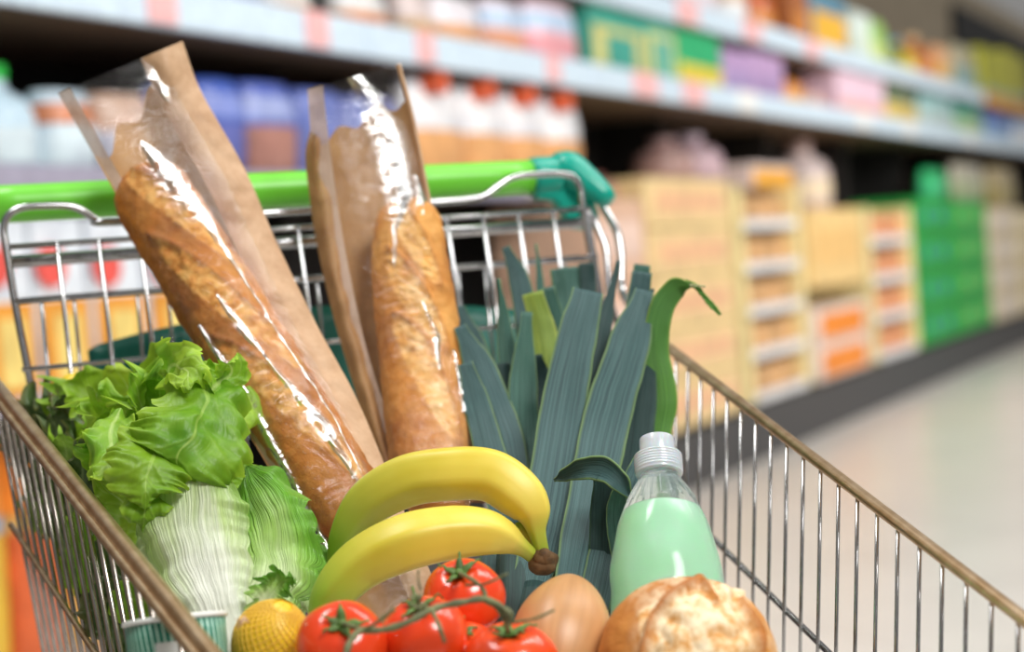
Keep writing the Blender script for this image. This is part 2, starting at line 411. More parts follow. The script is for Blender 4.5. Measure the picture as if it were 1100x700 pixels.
# ---- products
_mc = {}
def cm(c, rough=.42):
    k = tuple(c)
    if k not in _mc: _mc[k] = plain('print_%d' % len(_mc), c, rough, var=.18, scale=14)
    return _mc[k]
WHITE = (.85, .88, .92)
def carton(x0, x1, yt, zb, c, c2, lab, cat='box', d=.03, c3=None, name='carton', dep=.2, band=(.25, .6), group=None):
    ym = yt+20; s0, _ = wpx(x0, ym, d); s1, _ = wpx(x1, ym, d); _, zt = wpx((x0+x1)/2, yt, d)
    sm = (s0+s1)/2; hs = max(.03, (s1-s0)/2-.008); t = thing(name, lab, cat, wl(sm, d+dep/2, zb), group)
    b = MB(); wbox(b, sm-hs, sm+hs, d, d+dep, zb, zt); b.build('body', cm(c), t, False, bevel=.012)
    h = zt-zb
    b = MB(); wbox(b, sm-hs*.94, sm+hs*.94, d-.004, d, zb+h*band[0], zb+h*band[1]); b.build('front_label', cm(c2), t, False)
    if c3:
        b = MB(); wbox(b, sm-hs*.5, sm+hs*.55, d-.008, d-.004, zb+h*(band[0]+.05), zb+h*(band[1]-.08)); b.build('print_patch', cm(c3), t, False)
    return t
def bag(x0, x1, yt, zb, c, c2, lab, cat='bag', d=.03, c3=None, name='snack_bag', group=None):
    ym = yt+20; s0, _ = wpx(x0, ym, d); s1, _ = wpx(x1, ym, d); _, zt = wpx((x0+x1)/2, yt, d)
    sm = (s0+s1)/2; hs = max(.03, (s1-s0)/2-.004); h = zt-zb; t = thing(name, lab, cat, wl(sm, d+.06, zb), group)
    def surf(k, lo, hi, off):
        def fn(a, bb):
            th = a*2*math.pi; z = lo+(hi-lo)*bb
            e = math.sin(math.pi*min(1, max(0, .06+.88*z)))**.35
            x = math.copysign(abs(math.cos(th))**.8, math.cos(th)); y = math.copysign(abs(math.sin(th))**.8, math.sin(th))
            return wl(sm+x*hs*(.82+.18*e)*k, d+.06+y*(.06*e+.004)*off, zb+h*z), (0, 0, 0)
        return fn
    b = MB(); b.grid(20, 12, surf(1, 0, 1, 1), closed=True, caps=True); b.build('body', cm(c, .3), t)
    b = MB(); b.grid(20, 5, surf(1.015, .10, .56, 1.05), closed=True); b.build('front_label', cm(c2, .3), t)
    if c3: b = MB(); b.grid(20, 3, surf(1.02, .62, .85, 1.06), closed=True); b.build('print_band', cm(c3, .3), t)
    return t
def bottle(x, wpxs, yt, zb, c, cc, lab, d=.06, c2=None, name='bottle', cat='bottle', group=None):
    s, zt = wpx(x, yt, d); sa, _ = wpx(x-wpxs/2, yt, d); sb, _ = wpx(x+wpxs/2, yt, d); r = min(.5*(sb-sa), .16); h = zt-zb
    t = thing(name, lab, cat, wl(s, d+r, zb), group)
    prof = [(.0, .9), (.03, 1), (.55, 1), (.68, .85), (.8, .42), (.9, .36)]
    b = MB(); b.grid(16, 15, lambda a, bb: (wl(s+math.cos(a*6.2832)*r*smooth_list([p[1] for p in prof], bb), d+r+math.sin(a*6.2832)*r*smooth_list([p[1] for p in prof], bb), zb+h*lerp_list([p[0] for p in prof], bb)), (0, 0, 0)), closed=True, caps=True)
    b.build('body', cm(c, .25), t)
    b = MB(); b.tube([wl(s, d+r, zb+h*.88), wl(s, d+r, zb+h)], r*.42, 12); b.build('cap', cm(cc), t, False)
    b = MB(); b.tube([wl(s, d+r, zb+h*.15), wl(s, d+r, zb+h*.45)], r*1.02, 16, caps=False); b.build('front_label', cm(c2 or WHITE), t)
    return t

Z1, Z2 = 1.605, 1.945
OR = (.75, .27, .03); PK = (.90, .52, .60); PB = (.50, .66, .88); GN = (.02, .30, .16); YE = (.80, .58, .04)
# top row over the cart (base 1.50)
for a in [(150, 190, -26, (.30, .14, .42), PB, 'purple snack bag at the far left of the upper shelf', None),
          (196, 238, -24, PB, (.5, .1, .1), 'blue and dark red bag third along the upper shelf left end', None),
          (244, 292, -22, (.36, .40, .66), (.55, .12, .08), 'violet blue bag with red print above the first loaf', None),
          (298, 345, -18, (.62, .33, .12), (.70, .30, .06), 'brown orange bag above the gap between the loaves', (.8, .8, .8)),
          (374, 424, -14, (.82, .60, .42), (.70, .22, .05), 'white and orange bag above the second loaf', WHITE),
          (438, 472, -10, (.74, .62, .60), (.62, .40, .20), 'narrow beige bag right of the orange and white bag', None),
          (476, 522, -4, (.84, .80, .86), (.78, .36, .12), 'white bag with orange foot on the upper shelf', None),
          (528, 570, 0, (.90, .76, .84), (.80, .36, .20), 'pink white bag with orange patch on the upper shelf', PB),
          (574, 626, 2, (.92, .66, .74), (.86, .38, .42), 'pink bag with blue top beside the green cartons', PB)]:
    bag(a[0], a[1], a[2], Z1, a[3], a[4], a[5], c3=a[6])
b0 = (.02, .36, .20)
carton(632, 690, -8, Z1, (.04, .36, .27), (.66, .62, .22), 'large teal green carton with yellow bands, first of the green row', c3=(.05, .36, .28), band=(.05, .62))
carton(692, 724, 8, Z1, (.05, .42, .32), (.62, .64, .25), 'narrow teal green carton second in the green row', c3=(.1, .45, .36), band=(.1, .7))
carton(726, 774, 34, Z1, (.02, .42, .16), (.80, .64, .05), 'bright green carton with yellow lower half beside the lilac packs', band=(.05, .5))
carton(777, 808, 54, Z1, (.50, .33, .58), (.40, .30, .55), 'lilac carton left of its twin on the middle shelf', band=(.35, .6), group='lilac cartons')
carton(809, 842, 58, Z1, (.52, .34, .58), (.40, .28, .50), 'lilac carton right of its twin, beside the orange jar', band=(.35, .6), group='lilac cartons')
bottle(857, 26, 68, Z1, OR, (.15, .03, .01), 'orange jar with dark lid beside the lilac cartons', c2=(.9, .45, .05), name='jar', cat='jar')
bottle(884, 22, 88, Z1, (.72, .48, .40), (.7, .3, .3), 'pale pinkish jar between the orange jar and the pink carton', c2=(.85, .6, .5), name='jar', cat='jar')
carton(899, 950, 74, Z1, (.90, .62, .74), (.90, .48, .42), 'light pink carton standing alone on the middle shelf', band=(.05, .4))
bag(955, 990, 90, Z1, (.55, .50, .32), (.75, .55, .12), 'olive bag with yellow foot right of the pink carton', c3=(.03, .12, .05))
bag(994, 1030, 98, Z1, (.34, .60, .60), (.50, .62, .60), 'pale teal bag on the far middle shelf')
bag(1033, 1060, 106, Z1, (.02, .28, .20), (.40, .58, .30), 'dark green bag on the far middle shelf')
bag(1064, 1092, 114, Z1, (.06, .10, .42), (.24, .42, .70), 'navy blue bag on the far middle shelf')
bag(1095, 1125, 122, Z1, (.30, .45, .70), WHITE, 'light blue bag at the right edge of the middle shelf')
# upper shelf (base 1.90)
bag(735, 776, -50, Z2, (.55, .30, .38), (.80, .70, .75), 'rosy bag at the left of the top shelf')
bottle(796, 24, -45, Z2, (.60, .42, .28), (.2, .2, .2), 'beige jar on the top shelf left of the red jar', name='jar', cat='jar')
bottle(826, 28, -32, Z2, (.62, .14, .04), OR, 'red brown jar on the top shelf', c2=(.72, .28, .05), name='jar', cat='jar')
carton(849, 868, -18, Z2, (.38, .12, .03), (.60, .22, .04), 'narrow rust coloured carton on the top shelf')
carton(871, 908, -8, Z2, (.10, .25, .36), (.92, .48, .04), 'orange carton with dark blue top on the top shelf', band=(.02, .68))
carton(916, 936, 14, Z2, (.70, .80, .74), (.72, .82, .70), 'slim white green carton left of the lime bag')
bag(937, 956, 22, Z2, (.36, .62, .14), (.62, .74, .22), 'lime green bag on the top shelf')
bottle(967, 16, 34, Z2, (.07, .13, .01), (.1, .2, .05), 'dark olive bottle on the top shelf', c2=(.35, .38, .03))
bottle(982, 12, 40, Z2, (.70, .52, .06), (.1, .3, .4), 'small yellow bottle on the top shelf', c2=(.75, .6, .05))
bottle(1001, 16, 36, Z2, (.48, .14, .02), (.6, .4, .2), 'amber brown bottle on the top shelf', c2=(.6, .2, .03))
bag(1010, 1026, 50, Z2, (.72, .38, .18), (.75, .45, .12), 'peach bag on the top shelf beside the amber bottle')
bag(1029, 1052, 50, Z2, (.44, .40, .26), (.25, .40, .38), 'grey olive bag on the far top shelf')
carton(1055, 1078, 54, Z2, (.42, .42, .02), (.30, .45, .35), 'mustard green carton on the far top shelf', band=(.02, .3))
carton(1080, 1104, 58, Z2, (.44, .43, .02), (.30, .42, .30), 'mustard carton at the right edge of the top shelf', band=(.02, .3))
# left bay, second level (base 1.165)
Z3 = 1.215
bag(-46, 2, 90, Z3, (.55, .62, .70), WHITE, 'greyish bag at the left frame edge')
bottle(22, 62, 66, Z3, (.55, .72, .84), (.02, .55, .06), 'pale bottle with bright green cap left of the paper bag', c2=(.70, .82, .90))
bag(58, 112, 96, Z3, (.62, .76, .88), (.68, .80, .90), 'pale blue bag with orange top behind the first loaf', c3=(.62, .22, .10))
bag(116, 176, 100, Z3, (.60, .40, .30), (.5, .5, .6), 'peach brown bag hidden behind the first loaf bag')
bag(180, 222, 92, Z3, (.10, .14, .48), (.30, .32, .55), 'indigo bag right of the first loaf bag', c3=(.15, .20, .55))
bag(224, 270, 84, Z3, (.06, .12, .48), (.12, .14, .42), 'deep blue bag with brown top right of the first loaf', c3=(.20, .26, .62))
bag(272, 326, 88, Z3, (.10, .15, .52), (.42, .20, .16), 'blue bag with orange patch between the two loaf bags', c3=(.32, .38, .68))
bag(330, 380, 96, Z3, (.12, .17, .50), (.18, .22, .55), 'blue bag behind the second loaf bag, left one')
bag(384, 440, 104, Z3, (.14, .18, .48), (.18, .22, .50), 'blue bag behind the second loaf bag, right one')
for k, (x0, x1, yt) in enumerate(((446, 502, 84), (505, 548, 92), (551, 590, 98), (593, 628, 104))):
    tb = bag(x0, x1, yt, Z3-.03, (.84, .84, .92), (.78, .40, .16),
        ('white and orange bag with red top right beside the second loaf', 'white and orange bag second from the second loaf', 'white and orange bag third from the second loaf', 'white and orange bag nearest the teal bracket')[k],
        c3=(.85, .86, .92), group='white and orange bags')
    s, z = wpx((x0+x1)/2-8, yt+6, .02)
    MB().tube([wl(s, -.015, z), wl(s, .05, z)], .035, 14).build('red_cap', cm((.75, .12, .04)), tb, False)
# left bay, under 1.165, seen through the gate
Z4 = .725
xs = (-30, 32, 92, 152, 216, 280)
for k in range(5):
    tb = carton(xs[k], xs[k+1], 232, Z4, (.74, .80, .90), (.80, .34, .04), ('pale blue carton with orange print left of the gate post', 'pale carton with orange print, second from frame edge behind the gate', 'pale carton with orange print, third from frame edge behind the gate', 'pale carton with orange print partly hidden by the first loaf', 'pale carton with orange print hidden behind the bags')[k],
           c3=(.90, .66, .20), band=(.08, .56), name='cereal_box', group='pale cartons behind the gate')
    s, z = wpx((xs[k]+xs[k+1])/2, 285, .0)
    MB().tube([wl(s, .012, z), wl(s, .026, z)], .045, 16).build('red_seal', cm((.80, .10, .08)), tb, False)
Z5 = .14
xs = (-60, 6, 66, 130, 200)
for k in range(4):
    bag(xs[k], xs[k+1], 432, Z5, ((.30, .42, .62), (.66, .40, .12), (.50, .30, .20), (.2, .3, .5))[k], ((.80, .50, .04), (.72, .14, .04), (.7, .4, .1), (.4, .2, .1))[k],
        ('blue yellow bag low at the left frame edge seen through wires', 'orange bag with red foot low behind the cart wires', 'brown bag low behind the cart side wires', 'dim blue bag low behind the lettuce')[k], c3=((.8, .3, .05), (.8, .25, .03), (.3, .4, .6), (.5, .2, .1))[k])

# lower right bay: pallets of cartons and crates on the plinth
KRAFT = (.80, .58, .30); PEACH = (.84, .56, .38); LEM = (.86, .72, .36)
def stand(x0, x1, yt, tiers, lab, d=-.02, lip=(.92, .90, .88), fill=(.62, .30, .12), fr=LEM, top=None, name='display_stand'):
    ym = 300; s0, _ = wpx(x0, ym, d); s1, _ = wpx(x1, ym, d); _, zt = wpx((x0+x1)/2, yt, d); zb = .24
    t = thing(name, lab, 'display', wl((s0+s1)/2, d+.2, zb)); pw = (s1-s0)*.09
    for s in (s0+.01, s1-pw-.01):
        b = MB(); wbox(b, s, s+pw, d, d+.45, zb, zt); b.build('side_panel', cm(fr), t, False, bevel=.01)
    b = MB(); wbox(b, s0+pw, s1-pw, d+.42, d+.45, zb, zt); b.build('back_panel', cm((.5, .32, .14)), t, False)
    H = (zt-zb)/tiers
    for k in range(tiers):
        z = zb+k*H
        b = MB(); wbox(b, s0+pw, s1-pw, d+.01, d+.42, z, z+.02); wbox(b, s0+pw, s1-pw, d+.0, d+.02, z, z+H*.22); b.build('tray', cm(lip if not (top and k == tiers-1) else top), t, False)
        n = 4
        for q in range(n):
            sa = s0+pw+(s1-s0-2*pw)*q/n; sb = s0+pw+(s1-s0-2*pw)*(q+1)/n
            b = MB(); wbox(b, sa+.01, sb-.01, d+.05, d+.35, z+.02, z+H*(.72+.06*(q % 2))); tag(b.build('packet', cm(fill if (q+k) % 2 else tuple(min(1, c*1.25) for c in fill)), None, False, bevel=.01), ('leftmost', 'second', 'third', 'rightmost')[q]+' packet on '+('the lowest', 'the second lowest', 'the third', 'the fourth', 'the topmost')[k]+' tray of the '+lab.split(' with')[0], 'packet', 'packets on the '+lab.split(' with')[0])
    return t
def stack(x0, x1, yt, n, lab0, c, c2, d=-.04, name='cardboard_box', zb=.24, grp=None, c3=None):
    ym = 300; s0, _ = wpx(x0, ym, d); s1, _ = wpx(x1, ym, d); _, zt = wpx((x0+x1)/2, yt, d); H = (zt-zb)/n
    pos = {1: [''], 2: ['lower', 'upper'], 3: ['lowest', 'middle', 'topmost'], 4: ['lowest', 'second lowest', 'second highest', 'topmost'], 5: ['lowest', 'second lowest', 'middle', 'second highest', 'topmost']}[n]
    for k in range(n):
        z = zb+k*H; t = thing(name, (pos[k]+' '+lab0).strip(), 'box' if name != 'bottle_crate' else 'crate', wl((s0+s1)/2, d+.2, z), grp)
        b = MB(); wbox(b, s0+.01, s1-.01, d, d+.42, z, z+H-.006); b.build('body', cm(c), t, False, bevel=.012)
        b = MB(); wbox(b, s0+(s1-s0)*.10, s1-(s1-s0)*.10, d-.004, d, z+H*(.28 if n != 2 else .12), z+H*(.72 if n != 2 else .80)); b.build('front_label', cm(c2), t, False)
        if c3:
            for q in (.22, .66):
                b = MB(); wbox(b, s0+(s1-s0)*q, s0+(s1-s0)*(q+.16), d-.01, d-.004, z+H*.36, z+H*.64); b.build('print_patch', cm(c3), t, False)
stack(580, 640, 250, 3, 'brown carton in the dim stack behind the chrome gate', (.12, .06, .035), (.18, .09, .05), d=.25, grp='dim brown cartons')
stack(642, 697, 212, 3, 'peach carton in the stack nearest the chrome post', (.74, .48, .34), (.84, .62, .52), grp='peach cartons')
stack(700, 790, 190, 5, 'kraft carton in the tall pale yellow stack', (.86, .64, .32), (.84, .50, .28), grp='kraft cartons')
stand(796, 866, 200, 5, 'pale wooden display stand with white trays beside the kraft cartons', fill=(.62, .36, .16))
stack(872, 930, 222, 1, 'single tall kraft carton with blank front beside the display stand', (.88, .60, .25), (.86, .54, .20), zb=.72)
stack(872, 930, 326, 2, 'white framed box with orange front under the tall kraft carton', (.84, .70, .62), (.92, .26, .015), grp='orange fronted boxes')
stand(934, 984, 222, 4, 'cream display stand with white trays and red brown packets', fill=(.70, .30, .14))
stack(987, 1023, 212, 4, 'green bottle crate in the left green stack', (.01, .34, .05), (.02, .48, .08), name='bottle_crate', grp='green crates left stack', c3=(.03, .16, .30))
stack(1025, 1064, 214, 4, 'green bottle crate in the right green stack', (.02, .36, .05), (.03, .50, .09), name='bottle_crate', grp='green crates right stack', c3=(.22, .45, .10))
stack(1067, 1096, 222, 4, 'cream carton in the stack right of the green crates', (.74, .62, .44), (.82, .72, .62), grp='cream cartons')
stack(1098, 1128, 224, 4, 'straw coloured carton at the right frame edge', (.80, .68, .40), (.84, .74, .55), grp='straw cartons')
# things standing on the stacks
def topz(px, py, d=-.04): return wpx(px, py, d)[1]
for a in [(664, 24, 186, (.42, .22, .18), (.4, .15, .12), 'pinkish bottle standing on the peach cartons', 212, 670),
          (742, 22, 146, (.36, .22, .20), (.40, .26, .26), 'greyish bottle on the kraft stack, left of its neighbour', 190, 745),
          (772, 22, 142, (.46, .32, .36), (.60, .50, .58), 'lilac grey bottle on the kraft stack, right of its neighbour', 190, 745)]:
    bottle(a[0], a[1], a[2], topz(a[7], a[6]), a[3], a[4], a[5], d=.08, c2=tuple(c*1.3 for c in a[3]))
carton(808, 852, 176, topz(831, 200, -.02), (.80, .66, .62), (.92, .42, .03), 'white carton with orange front on top of the display stand', band=(.05, .75), d=.05)
bottle(888, 34, 150, topz(901, 222), (.62, .50, .48), (.40, .25, .22), 'big mauve bottle on the tall kraft carton', d=.06, c2=(.86, .70, .50))
bag(1000, 1022, 182, topz(1005, 212), (.02, .50, .16), (.06, .62, .26), 'bright green bag on the left green crates', d=.05)
bag(1030, 1062, 176, topz(1045, 214), (.52, .48, .38), (.45, .50, .30), 'khaki bag on the right green crates', d=.05)
bag(1068, 1094, 180, topz(1081, 222), (.50, .40, .22), (.42, .34, .12), 'brown bag on the cream cartons', d=.05)

# ================================================================== SHOPPING CART
YAW, GT = .3595, .1816
u = np.array([math.cos(YAW), math.sin(YAW), 0]); v = np.array([math.sin(YAW), -math.cos(YAW), 0])
G = np.array([-.16011391, 1.5126536, .04646919+EYE]); DN = -ZZ*math.cos(GT)+v*math.sin(GT)
GW = .50; GN_ = norm(np.cross(u, DN))
def gate(a, h, b=0): return G+u*a+DN*h+v*b
def gpx(px, py, b=0): return on_plane(px, py, G+v*b, GN_)
RZ, RS, RTp, RE = -.0975, .2464, .1101, .0307
def rail(k, L, down=0, inw=0):
    A = G+k*u*(GW/2+RE)+ZZ*RZ
    return A+(v-k*u*RTp-ZZ*RS)*L + (-ZZ-k*u*.10)*down
CL = .86
cart = thing('shopping_cart', 'chrome wire shopping cart with green handle holding all the groceries', 'cart', (.0, 1.0, 0))
def wire(name, pts, r, mat=CHROME, seg=8, n=None):
    b = MB(); b.tube(pts if n is None else catmull(pts, n), r, seg); return b.build(name, mat, cart)
# gate frame loop with the two raised humps at the handle
loopl = [gpx(60, 560), gpx(35, 423), gpx(17, 330), gpx(7, 268), gpx(4, 246), gpx(9, 231), gpx(24, 223), gpx(45, 221), gpx(72, 221), gpx(88, 226), gpx(102, 235), gpx(120, 239)]
loopr = [gpx(300, 228), gpx(470, 217), gpx(505, 214), gpx(522, 209), gpx(537, 198), gpx(552, 190), gpx(580, 187), gpx(606, 187), gpx(618, 192), gpx(624, 204), gpx(626, 222), gpx(640, 300), gpx(668, 440), gpx(690, 540)]
wire('gate_frame', loopl+loopr, .0031, n=140, seg=12)
for k, (h, bb, r) in enumerate(((0, .002, .0024), (.012, -.012, .0052), (.045, .002, .0026), (.10, .002, .002), (.17, .002, .002))):
    wire('gate_rail', [gate(-GW/2-.004, h, bb), gate(GW/2+.004, h, bb)], r, seg=12)
for k in range(1, 15):
    a = -GW/2+GW*k/15
    wire('wire', [gate(a, -.001, .004), gate(a+(.0), .13, .004), gate(a, .30, .004)], .0019)
for k in range(0, 19):
    a = -GW/2+.02+GW*.93*k/18
    wire('wire', [gate(a, .044, -.03), gate(a, .20, -.05)], .0015)
wire('gate_rail', [gate(-GW/2, .044, -.03), gate(GW/2, .044, -.03)], .0022)
# extra posts right of the gate
wire('gate_post', [gpx(632, 226, -.012), gpx(636, 262, -.012), gpx(648, 330, -.012), gpx(668, 430, -.012)], .0027, n=20)
# side rails: rise at the gate to the handle brackets
HY, HZ = .0507, .0374
Hc = G-v*HY+ZZ*HZ
for k in (-1, 1):
    P0 = rail(k, CL)
    ptsr = [rail(k, CL), rail(k, .5), rail(k, .2), rail(k, .06)]
    up1 = G+k*u*(GW/2+.026)-v*.03+ZZ*-.055
    if k == 1:
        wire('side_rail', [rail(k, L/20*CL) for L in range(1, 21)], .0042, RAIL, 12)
        wire('handle_strut', [rail(k, .045), rail(k, .02)+ZZ*.012, gpx(668, 310, -.02), gpx(667, 272, -.025), gpx(661, 245, -.03), gpx(645, 218, -.045), gpx(636, 205, -.05)], .0037, n=40, seg=12)
        wire('handle_strut', [rail(k, .01)-ZZ*.03, gpx(657, 330, -.01), gpx(651, 270, -.012), gpx(644, 250, -.015), gpx(636, 232, -.02), gpx(625, 228, -.03)], .0033, n=30, seg=12)
    else:
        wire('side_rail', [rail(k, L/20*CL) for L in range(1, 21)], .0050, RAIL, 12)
        wire('handle_strut', [rail(k, .045), rail(k, .0)+ZZ*.02, Hc-u*(GW/2+.045)-ZZ*.03, Hc-u*(GW/2+.04)], .0037, n=30, seg=12)
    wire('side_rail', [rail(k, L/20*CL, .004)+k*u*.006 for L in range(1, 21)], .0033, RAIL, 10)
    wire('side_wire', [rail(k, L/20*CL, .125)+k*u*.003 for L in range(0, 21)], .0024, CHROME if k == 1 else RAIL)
    def depth(L): return .30-.22*L
    wire('bottom_rail', [rail(k, L/20*CL, depth(L/20*CL)) for L in range(0, 21)], .0030, CHROME_DK)
    n = 31
    for q in range(n):
        L = .022+(CL-.03)*q/(n-1)
        wire('wire', [rail(k, L, .002), rail(k, L, depth(L))], .00135 if k == 1 else .0019, CHROME if k == 1 else CHROME_DK)
# basket floor and front
for q in range(1, 18):
    L = CL*q/18
    wire('floor_wire', [rail(-1, L, .30-.22*L), rail(1, L, .30-.22*L)], .0018, CHROME_DK)
wire('front_rail', [rail(-1, CL), rail(1, CL)], .004, CHROME_DK)
for q in range(1, 12):
    f = q/12; wire('front_wire', [rail(-1, CL)*(1-f)+rail(1, CL)*f, rail(-1, CL, .11)*(1-f)+rail(1, CL, .11)*f], .0018, CHROME_DK)
for q in range(1, 10):
    f = q/10; wire('floor_wire', [rail(-1, 0, .30)*(1-f)+rail(1, 0, .30)*f, rail(-1, CL, .11)*(1-f)+rail(1, CL, .11)*f], .0018, CHROME_DK)
# chassis with castors
for k in (-1, 1):
    a = rail(k, .12, .27); c = rail(k, CL*.8, .12)
    lo_b = np.array([a[0], a[1], .13]); lo_f = np.array([c[0], c[1], .13])
    wire('chassis_tube', [rail(k, .12, .27)-ZZ*.01, (rail(k, .12, .27)+lo_b)/2, lo_b+ZZ*.05, lo_b, (lo_b+lo_f)/2, lo_f, lo_f+ZZ*.06], .010, CHROME_DK, 12, n=40)
    wire('chassis_tube', [lo_f+ZZ*.02, c+ZZ*.05], .009, CHROME_DK, 10)
    for pnt in (lo_b, lo_f):
        b = MB(); b.tube([np.array([pnt[0], pnt[1], .05])-u*.015, np.array([pnt[0], pnt[1], .05])+u*.015], .05, 24)
        wo = b.build('wheel', plain('wheel_rubber', (.05, .05, .05), .6), cart)
        b = MB(); b.box((pnt[0], pnt[1], .085), u, v, ZZ, .02, .012, .05); b.build('castor_fork', CHROME_DK, cart, False, bevel=.004)
# handle
def hpx(px, py): return on_plane(px, py, Hc, v)
hr = .0158
hl = [Hc-u*(GW/2+.03)+u*(GW+.0)*t_ for t_ in np.linspace(0, 1, 12)]
he = hpx(572, 190)
b = MB(); b.tube([hl[0]*(1-t_)+he*t_ for t_ in np.linspace(0, 1, 14)], hr, 32); b.build('handle_grip', GRIP, cart)
b = MB(); b.tube([he-u*.002, he+u*.004, he+u*.022, he+u*.026], [.0172, .0182, .0182, .017], 32); b.build('bracket_collar', TEAL, cart)
p0 = hpx(601, 174); p1 = hpx(640, 218)
pr = [p0*(1-t_)+p1*t_+v*(.0+.035*t_) for t_ in np.linspace(-.12, 1.0, 10)]
b = MB(); b.tube(pr, [.006, .013, .0165, .0165, .0155, .0145, .0135, .012, .0105, .007], 28); b.build('handle_bracket', TEAL, cart)
b = MB()
bk = [hpx(*q) for q in ((572, 176), (604, 170), (630, 205), (641, 232), (634, 248), (612, 246), (592, 216), (573, 214))]
bk = [q+v*.006 for q in bk]; nb = len(bk)
b.add([q+v*.004 for q in bk]+[q-v*.012 for q in bk], [tuple(range(nb)), tuple(reversed(range(nb, 2*nb)))]+[(i, (i+1) % nb, nb+(i+1) % nb, nb+i) for i in range(nb)])
b.build('bracket_skirt', TEAL, cart, False, bevel=.003)
# left bracket, outside the frame
hq = hl[0]-u*.012
b = MB(); b.tube([hq-u*.012, hq+u*.012], .0182, 28); b.build('bracket_collar', TEAL, cart)
# folded child-seat flap behind the gate
fl = [(97, 376), (106, 370), (150, 358), (200, 347), (345, 329), (430, 326), (500, 329), (560, 333), (576, 350), (590, 400)]
bt = [(100, 398), (112, 470), (150, 470), (200, 470), (345, 470), (430, 460), (500, 450), (560, 440), (582, 430), (592, 420)]
def flapfn(a, bb):
    f = lerp_list([np.array(q, float) for q in fl], a)*(1-bb)+lerp_list([np.array(q, float) for q in bt], a)*bb
    return gpx(f[0], f[1], -.055-.02*math.sin(a*3.14)), (0, 0, 0)
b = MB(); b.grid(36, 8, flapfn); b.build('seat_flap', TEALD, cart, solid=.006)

# ================================================================== generic ribbon surface for leaves
def ribbon(spine, width, roll=0, cup=0, ruffle=0, freq=9, edge_pow=2.2, nu=14, nt=40, seed=0, vfold=0, base_w=None, twist=0, lobes=0, nzamp=.0, hook=0, curl=0, puck=0, scallop=0, tipround=0):
    """spine: list of (px,py,Y); width: list in px (full); returns MB"""
    sp = catmull([at(*q) for q in spine], nt); Ys = catmull([np.array([q[2], 0, 0]) for q in spine], nt)
    b = MB(); R = random.Random(seed); ph = [R.uniform(0, 6.28) for _ in range(8)]
    frames = []
    for j in range(nt+1):
        T = norm(sp[min(j+1, nt)]-sp[max(j-1, 0)]); view = norm(sp[j]-CAM)
        W = norm(np.cross(T, view)); N = norm(np.cross(W, T))
        if np.dot(N, view) > 0: N = -N
        r = roll+twist*(j/nt); W2 = W*math.cos(r)+N*math.sin(r); N2 = -W*math.sin(r)+N*math.cos(r)
        frames.append((T, W2, N2))
    def fn(a, bb):
        x = a*2-1; j = min(nt, int(round(bb*nt))); T, W, N = frames[j]
        w_ = smooth_list(width, bb)*Ys[j][0]/F*.5
        s = 1 if x > 0 else -1; e = abs(x)**edge_pow
        lob = 1+lobes*(math.sin(bb*freq*2.6+ph[0]+s)*.7+math.sin(bb*freq*6.3+ph[1]*s)*.3)*abs(x)
        if scallop:
            ed = .5+.5*abs(x)
            c1 = abs(math.sin(bb*freq*2.3*math.pi+ph[0]+(0 if s > 0 else 1.1)))**.8; c2 = abs(math.sin(bb*freq*6.1*math.pi+ph[1]*s))**.8
            lob = 1+scallop*(c1-.5)*abs(x)**2+scallop*.15*(c2-.5)*abs(x)**4
        if tipround and bb > 1-tipround: w_ *= math.sqrt(max(0.0004, 1-((bb-1+tipround)/tipround)**2))
        if tipround and bb < .08: w_ *= .5+.5*bb/.08
        p = sp[j]+W*x*w_*lob
        p = p+N*(cup*w_*(x*x) + vfold*w_*abs(x))
        k = bb*freq*2*math.pi
        wv = math.sin(k+ph[2]+1.3*s)+.6*math.sin(k*1.9+ph[3]*s)+.35*math.sin(k*3.7+ph[4]*s)
        wc = math.cos(k+ph[2]+1.3*s)+.5*math.cos(k*1.9+ph[3]*s)
        e2 = abs(x)**(edge_pow*2.2); fr_ = math.sin(k*3.1+ph[6]*s+2*math.sin(k*.7))*e2
        p = p+N*ruffle*(e*wv+.40*fr_)+(0 if scallop else 1)*(T*ruffle*.3*e*wc+W*ruffle*.25*e*math.sin(k*2.7+ph[5]))
        p = p-N*curl*w_*max(0, abs(x)-.55)**2*4
        if scallop: p = p+N*ruffle*2.2*e*nz(p, 42, seed+11)+T*ruffle*1.2*e*nz(p, 36, seed+21)
        if nzamp: p = p+N*nzamp*nz(p, 38, seed)+W*nzamp*.6*nz(p, 55, seed+7)
        if puck: p = p+N*puck*nz(p, 95, seed+3)
        return p, (abs(x), bb, 0)
    b.grid(nu, nt, fn); return b

# ================================================================== LETTUCE (green, frilly)
lt = thing('lettuce', 'frilly bright green lettuce head leaning on the left side of the cart', 'lettuce', at(150, 560, 1.18))
def lleaf(spine, width, mat=LET, name='leaf', par=lt, **kw):
    d = dict(ruffle=.0058, freq=2.1, nu=36, nt=110, nzamp=.005, scallop=.20, tipround=.30, curl=.30, cup=.1, edge_pow=1.8, puck=.0022); d.update(kw)
    return ribbon(spine, width, **d).build(name, mat, par)
